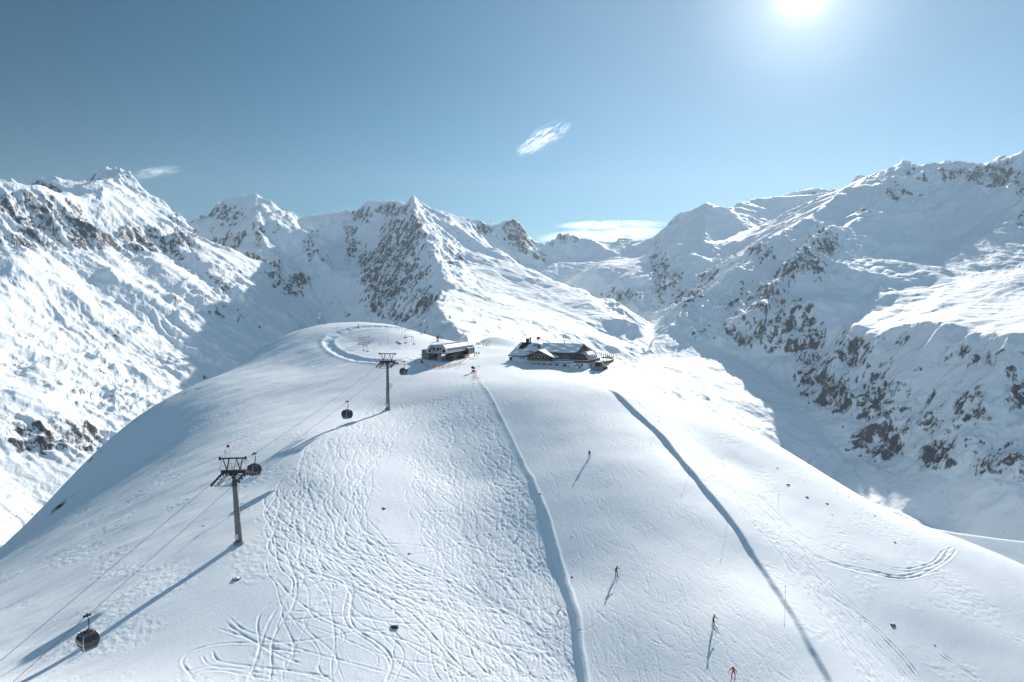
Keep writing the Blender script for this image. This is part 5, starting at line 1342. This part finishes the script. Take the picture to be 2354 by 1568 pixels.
# spray thrown up by the turns: low mounds of loose snow
person(824, 754, 'person in orange jacket standing alone on top of the snow dome', 2.0, M_orange, M_black, M_dred, H=1.15)
grp = [((1005, 780), M_black), ((1008, 779), M_navy), ((1011, 780), M_black), ((1014, 781), M_black), ((1017, 783), M_navy)]
for k, ((x, y), mt) in enumerate(grp):
    person(x - 1, y, 'person in dark clothes standing in the tight group behind the lift station', .7 * k, mt, M_black, M_black, group='people in the group behind the lift station')
person(976, 768, 'person in dark clothes standing alone on the dome beside the long pole frame', 1.0, M_black, M_black, M_black)
person(1095, 795, 'person in black jacket and yellow trousers right of the lift station', 2.9, M_black, M_yel, M_black)
person(1099.5, 795, 'person all in black beside the one in yellow trousers', -.6, M_black, M_black, M_black, arms='up')
person(1118.5, 796, 'person in dark clothes standing inside the big wooden picture frame', 3.0, M_black, M_navy, M_black)
person(1088, 807, 'person in dark jacket at the right end of the station roof, hindmost of three', 2.5, M_black, M_navy, M_black, arms='up')
person(1083.5, 812, 'person with arms raised below the right end of the station roof', 2.5, M_navy, M_black, M_black, arms='up')
person(1075, 811, 'person in black seated height beside the glazed control room of the station', 2.5, M_black, M_black, M_black, H=.9)
person(1091, 820, 'person in dark jacket by the yellow signs next to the station exit', 1.2, M_navy, M_black, M_dark)

# ------------------------------------------------------------------ picture frame, signs, mast, poles, nets, markers
q = G(1118, 797); m = MB()
m.box((-1.45, 0, 1.2), (.17, .17, 3.0)); m.box((1.45, 0, 1.2), (.17, .17, 3.0)); m.box((0, 0, 2.72), (3.1, .15, .17)); m.box((0, 0, .35), (3.0, .15, .13)); m.box((-1.0, .0, 2.55), (.8, .05, .2))
tag(m.build('picture_frame', M_wood, loc=q, rz=-.1), 'large wooden picture frame standing on the crest between station and restaurant', 'frame')
for dx, lab in ((-4, 'small yellow notice board by the station exit, the one nearer the station'), (2, 'small yellow notice board by the station exit, the one nearer the piste')):
    q = G(1099 + dx, 822); t = thing('notice_board', lab, 'sign', q, .1, 'yellow notice boards')
    m = MB(); m.box((0, -.05, 1.9), (.75, .05, .95)); m.build('board', M_yel, t); m = MB(); m.tube([(0, 0, -.3), (0, 0, 2.3)], .04, n=6); m.build('post', M_steel, t)
    m = MB(); m.box((0, -.09, 1.9), (.5, .02, .5)); m.build('panel', M_white, t)
q = G(733, 746); t = thing('radio_mast', 'slim radio mast with white dishes on the left shoulder of the dome', 'mast', q)
m = MB(); m.tube([(0, 0, -.5), (0, 0, 7.2)], [.16, .10], n=8); m.build('pole', M_dark, t)
for (x, z, r) in ((.5, 5.2, .38), (-.15, 6.2, .30), (.28, 4.4, .34), (-.75, 4.9, .22)):
    m = MB(); m.tube([(x, -.2, z), (x, -.32, z)], [r, r * .5], n=12); m.bar((0, 0, z), (x, -.2, z), .06, .06); m.build('dish', M_white, t)
m = MB(); m.box((0, -.1, 3.6), (.55, .5, .8)); m.build('equipment_box', M_white, t); m = MB(); m.box((0, -.05, 4.35), (.9, .9, .10)); m.build('service_platform', M_dark, t)
def pole(px, py, h_, lab, cat='pole', grp_=None, r=.06, mt=None, tip=None, tipr=.09, lean=(0, 0), name='marker_pole', pos=None):
    q = G(px, py) if pos is None else pos
    t = thing(name, lab, cat, q, 0, grp_)
    m = MB(); m.tube([(-lean[0] * .1, 0, -.3), (lean[0], lean[1], h_)], r, n=7); m.build('post', mt or M_wood, t)
    if tip:
        m = MB()
        if tipr > .15: m.tube([(lean[0], lean[1] - .04, h_), (lean[0], lean[1] + .04, h_)], tipr, n=16)
        else: m.tube([(lean[0], lean[1], h_ - .35), (lean[0], lean[1], h_ + .05)], tipr, n=8)
        m.build('disc' if tipr > .15 else 'tip', tip, t)
    return t
for px, py, lab in ((1097.5, 826, 'red disc marker on a thin pole, highest along the piste edge'), (1101, 849, 'red disc marker on a thin pole right of the red snow gun'), (1099, 876, 'red disc marker on a thin pole just below the red snow gun'),
                    (1135.5, 936, 'red disc marker low on the piste edge, at the top of the groomed run'), (1241.5, 1147, 'red disc marker halfway down the left edge of the piste'), (1314.5, 1341, 'red disc marker nearest the bottom on the left piste edge')):
    Y = G(px, py)[1]; pole(px, py, 1.15, lab, 'piste marker', 'red disc markers along the left piste edge', .03, M_steel, M_red, .22, name='piste_marker')
for px, py, hh, lab in ((1513, 985, 2.2, 'thin snow pole highest along the right edge of the piste'), (1583, 1096, 2.6, 'thin snow pole with red tip beside the right piste edge, second from the top'), (1671, 1215, 2.8, 'thin snow pole with red tip beside the right piste edge, third from the top'),
                        (1805, 1378, 2.6, 'thin snow pole with red tip beside the right piste edge, nearest the bottom'), (1790, 1150, 1.8, 'pale thin snow pole standing alone on the open slope right of the piste')):
    pole(px, py, hh, lab, 'snow pole', 'snow poles along the right piste edge', .025, M_steel, M_red, .05, name='snow_pole')
# poles and frames of the practice ground
def frame_thing(lab, pa, pb, h_, beams, cat='pole frame', foot=True, extra=0.0):
    a, b = G(*pa), G(*pb); t = thing('pole_frame', lab, cat, a, 0, 'pole frames of the practice ground'); a = Vector(a); b = Vector(b)
    for p in (a, b):
        m = MB(); o_ = p - a; m.bar(o_ - Vector((0, 0, .4)), o_ + Vector((0, 0, h_)), .13, .13); m.build('post', M_wood, t)
        if foot: m = MB(); m.box(o_ + Vector((.3, 0, .1)), (1.2, .5, .25)); m.build('foot', M_wood, t)
    for z in beams:
        m = MB(); d_ = (b - a).normalized() * extra; m.bar(Vector((0, 0, z)) - d_, (b - a) + Vector((0, 0, z)) + d_, .16, .16); m.build('beam', M_wood, t)
    return t
frame_thing('low pole frame with two beams in the hollow of the practice ground', (835, 806), (844, 808), 2.9, (2.3,), extra=.3)
frame_thing('rack of tall poles under a crossbeam at the practice ground', (826, 791), (848, 789), 3.6, (3.0, .3), extra=.6, foot=False)
frame_thing('long pole frame with thin top beam at the right of the practice ground', (931, 776), (968, 768), 4.2, (3.9,), foot=True)
frame_thing('lower pole frame slanting down to the right before the long one', (931, 788), (950.5, 791), 3.5, (3.3,), foot=True)
for k, (px, py, hh, ln) in enumerate(((829, 788, 2.6, .2), (832, 788, 2.6, -.1), (835, 789, 2.8, .1), (838, 788, 2.6, 0), (841, 788, 2.7, .2), (844, 788, 2.6, .1))):
    pole(px, py, hh, 'bare wooden pole leaning in the rack of tall poles', 'pole', 'poles leaning in the rack', .06, lean=(ln, 0), name='wooden_pole')
for px, py, hh, ln, lab in ((852, 787, 2.3, .5, 'leaning thin pole right beside the rack of poles'), (857, 786, 2.3, .4, 'leaning thin pole a little apart to the right of the rack'), (892, 788, 2.9, -.2, 'pole with a small box on it in the middle of the practice ground'),
                        (873, 793, 1.3, .3, 'short thick stump leaning in the middle of the practice ground'), (937.5, 785, 2.4, 0, 'thin straight pole left of the low slanting frame'), (945, 786, 2.7, .5, 'thin leaning pole behind the low slanting frame'),
                        (924, 773, 2.9, .2, 'dark pole on the left of the long pole frame'), (1043, 777, 2.3, -.7, 'leaning pole on the ridge path behind the station roof')):
    pole(px, py, hh, lab, 'pole', 'single poles of the practice ground', .065, lean=(ln, 0), name='wooden_pole')
a, b = Vector(G(912, 786)), Vector(G(922, 791)); m = MB(); m.bar((0, 0, .2), b - a + Vector((0, 0, .2)), .3, .3); tag(m.build('wooden_beam', M_wood, loc=a), 'dark beam lying on the snow of the practice ground', 'beam')
q = G(1013, 795); m = MB()
for x in (-.9, -.3, .9): m.bar((x, 0, -.2), (x, 0, 1.9), .08, .08)
m.bar((-1.4, 0, 1.8), (1.0, 0, 1.8), .1, .1); m.bar((-.9, 0, .2), (.9, 0, .2), .1, .1); tag(m.build('ski_stand', M_steel, loc=q), 'thin metal ski stand behind the left roof edge of the station', 'rack')
q = G(1039, 708); 
# orange safety nets
mnet = bpy.data.materials.new('net'); mnet.use_nodes = True; nt = mnet.node_tree; bn = nt.nodes['Principled BSDF']; bn.inputs['Base Color'].default_value = (0.85, .24, .09, 1); bn.inputs['Roughness'].default_value = .8
tr_ = nt.nodes.new('ShaderNodeBsdfTransparent'); mxs = nt.nodes.new('ShaderNodeMixShader'); ck = nt.nodes.new('ShaderNodeTexChecker'); ck.inputs['Scale'].default_value = 14.0
tco = nt.nodes.new('ShaderNodeTexCoord'); nt.links.new(tco.outputs['Object'], ck.inputs['Vector']); mf = nt.nodes.new('ShaderNodeMath'); mf.operation = 'MULTIPLY'; mf.inputs[1].default_value = .75
nt.links.new(ck.outputs['Fac'], mf.inputs[0]); nt.links.new(mf.outputs[0], mxs.inputs[0]); nt.links.new(tr_.outputs[0], mxs.inputs[1]); nt.links.new(bn.outputs[0], mxs.inputs[2]); nt.links.new(mxs.outputs[0], nt.nodes['Material Output'].inputs['Surface'])
def net(lab, pts, h_=1.2, pmat=None):
    P_ = [Vector(G(*p)) for p in pts]; t = thing('safety_net', lab, 'net fence', P_[0], 0, 'orange safety nets')
    full = []
    for a, b in zip(P_[:-1], P_[1:]):
        k = max(int((b - a).length / 1.0), 1)
        full += [Vector((a.x + (b.x - a.x) * i / k, a.y + (b.y - a.y) * i / k, 0)) for i in range(k)]
    full.append(Vector((P_[-1].x, P_[-1].y, 0)))
    for p in full: p.z = ground(p.x, p.y)
    m = MB(); rings = [[(p - P_[0]) + Vector((0, 0, .05)), (p - P_[0]) + Vector((0, 0, h_ - .12 * abs(math.sin(i * .9))))] for i, p in enumerate(full)]
    m.loft(rings, cap=False, closed=False, sm=False); m.build('netting', mnet, t)
    for p in P_:
        m = MB(); o_ = Vector((p.x, p.y, ground(p.x, p.y))) - P_[0]; m.tube([o_ - Vector((0, 0, .3)), o_ + Vector((.05, 0, h_ + .35))], .055, n=6); m.build('post', M_dred, t)
net('long orange safety net running from the station column up to the piste', [(972, 838), (983, 846), (998, 846), (1010, 847), (1018, 847), (1032, 843), (1046, 842), (1058, 838), (1070, 828), (1081, 818)])
net('short orange safety net beside the lower snow gun at the piste edge', [(1094, 872), (1095, 862), (1096, 851)])
# rocks showing through the snow
def rock_mesh(seed, r):
    bm = bmesh.new(); bmesh.ops.create_icosphere(bm, subdivisions=2, radius=1.0); rr3 = random.Random(seed)
    dirs = [Vector((rr3.uniform(-1, 1), rr3.uniform(-1, 1), rr3.uniform(-.3, 1))).normalized() for _ in range(9)]; offs = [rr3.uniform(.45, .85) for _ in dirs]
    for v in bm.verts:
        for d_, o_ in zip(dirs, offs):
            k = v.co.dot(d_)
            if k > o_: v.co -= d_ * (k - o_)
        v.co.z *= .55; v.co.x *= 1.25; v.co *= r * rr3.uniform(.92, 1.08)
    me = bpy.data.meshes.new('rock'); bm.to_mesh(me); bm.free(); return me
M_rock = bpy.data.materials.new('rock_with_snow_cap'); M_rock.use_nodes = True; nt = M_rock.node_tree; b_ = nt.nodes['Principled BSDF']; b_.inputs['Roughness'].default_value = .85
ge = nt.nodes.new('ShaderNodeNewGeometry'); sp = nt.nodes.new('ShaderNodeSeparateXYZ'); nt.links.new(ge.outputs['Normal'], sp.inputs[0]); nz = nt.nodes.new('ShaderNodeTexNoise'); nz.inputs['Scale'].default_value = 3.0
nt.links.new(ge.outputs['Position'], nz.inputs['Vector']); ad = nt.nodes.new('ShaderNodeMath'); ad.operation = 'ADD'; nt.links.new(sp.outputs[2], ad.inputs[0]); nt.links.new(nz.outputs[0], ad.inputs[1])
rp = nt.nodes.new('ShaderNodeValToRGB'); rp.color_ramp.elements[0].position = .62; rp.color_ramp.elements[1].position = .66; rp.color_ramp.elements[0].color = (.06, .052, .047, 1); rp.color_ramp.elements[1].color = (.85, .87, .9, 1)
dv = nt.nodes.new('ShaderNodeMath'); dv.operation = 'MULTIPLY'; dv.inputs[1].default_value = .5; nt.links.new(ad.outputs[0], dv.inputs[0]); nt.links.new(dv.outputs[0], rp.inputs[0]); nt.links.new(rp.outputs[0], b_.inputs['Base Color'])
big = ((906, 1441, .95, 'dark rock cluster among ski tracks near the bottom centre'), (941, 1272, .45, 'small brown rock alone among the ski tracks left of the piste'), (882, 1168, .7, 'low snowy rock in the smooth patch amid the ski tracks'), (545, 1331, .9, 'dark rock on the slope below right of the flagged tower'),
       (2052, 1437, .8, 'dark rock alone near the bottom right of the slope'), (2056, 1246, .5, 'pair-like dark rock above the looping track on the right slope'), (1855, 1143, .6, 'dark rock in the middle of the right slope'), (1812, 1114, .8, 'long snowy rock highest in the middle of the right slope'),
       (1902, 1158, .55, 'dark rock to the right of the one in the middle slope'), (2010, 1185, .4, 'small rock close under the right skyline'), (470, 1208, .5, 'snow-capped rock left of the flagged tower foot'), (1470, 1290 - 420, .3, 'small rock right behind the restaurant snow'), (1315, 1232, .3, 'small lump of ice on the groomed piste'),
       (2148, 1482, .3, 'small dark stone in the bottom right corner area'), (1310, 1500, .0, ''))
for k, (px, py, r, lab) in enumerate(big):
    if r <= 0: continue
    r *= .75; q = G(px, py); o = bpy.data.objects.new('rock', rock_mesh(k, r)); COL.objects.link(o); o.data.materials.append(M_rock); o.location = (q[0], q[1], q[2] + r * .05); o.rotation_euler = (0, 0, k * 1.1)
    tag(o, lab, 'rock', 'rocks poking through the snow')
protos = [rock_mesh(50 + k, 1.0) for k in range(5)]
for me_ in protos: me_.materials.append(M_rock)
rr4 = random.Random(5)
for k in range(34):
    if k < 24: f = rr4.random(); px = 1560 + 480 * f + rr4.gauss(0, 40); py = 960 + 200 * f + rr4.gauss(0, 26) + 28; lab = 'small dark stone scattered on the snow slope right of the piste'; gp_ = 'small stones on the right slope'
    else: f = rr4.random(); px = 440 + 200 * f + rr4.gauss(0, 30); py = 960 - 90 * f + rr4.gauss(0, 22); lab = 'small dark stone scattered on the left flank of the hill'; gp_ = 'small stones on the left flank'
    q = G(px, py); r = rr4.uniform(.12, .30)
    if q[1] > 400: continue
    o = bpy.data.objects.new('rock', protos[k % 5]); COL.objects.link(o); o.location = (q[0], q[1], q[2]); o.scale = (r, r, r); o.rotation_euler = (0, 0, rr4.uniform(0, 6)); tag(o, lab, 'rock', gp_)


# ------------------------------------------------------------------ air
HAZE_DENS = 4.2e-5
hm = bpy.data.materials.new('haze_air'); hm.use_nodes = True
hn = hm.node_tree; hn.nodes.clear()
ho = hn.nodes.new('ShaderNodeOutputMaterial'); hv = hn.nodes.new('ShaderNodeVolumePrincipled')
hv.inputs['Color'].default_value = (0.72, 0.86, 1.0, 1); hv.inputs['Density'].default_value = HAZE_DENS; hv.inputs['Anisotropy'].default_value = 0.35
hn.links.new(hv.outputs[0], ho.inputs['Volume'])
bm = bmesh.new(); bmesh.ops.create_cube(bm, size=1.0)
bmesh.ops.scale(bm, vec=(12400, 5800, 1500), verts=bm.verts); bmesh.ops.translate(bm, vec=(0, 2790, 250), verts=bm.verts)
me = bpy.data.meshes.new('haze'); bm.to_mesh(me); bm.free(); me.materials.append(hm)
haze = bpy.data.objects.new('haze', me); COL.objects.link(haze); tag(haze, kind='stuff')
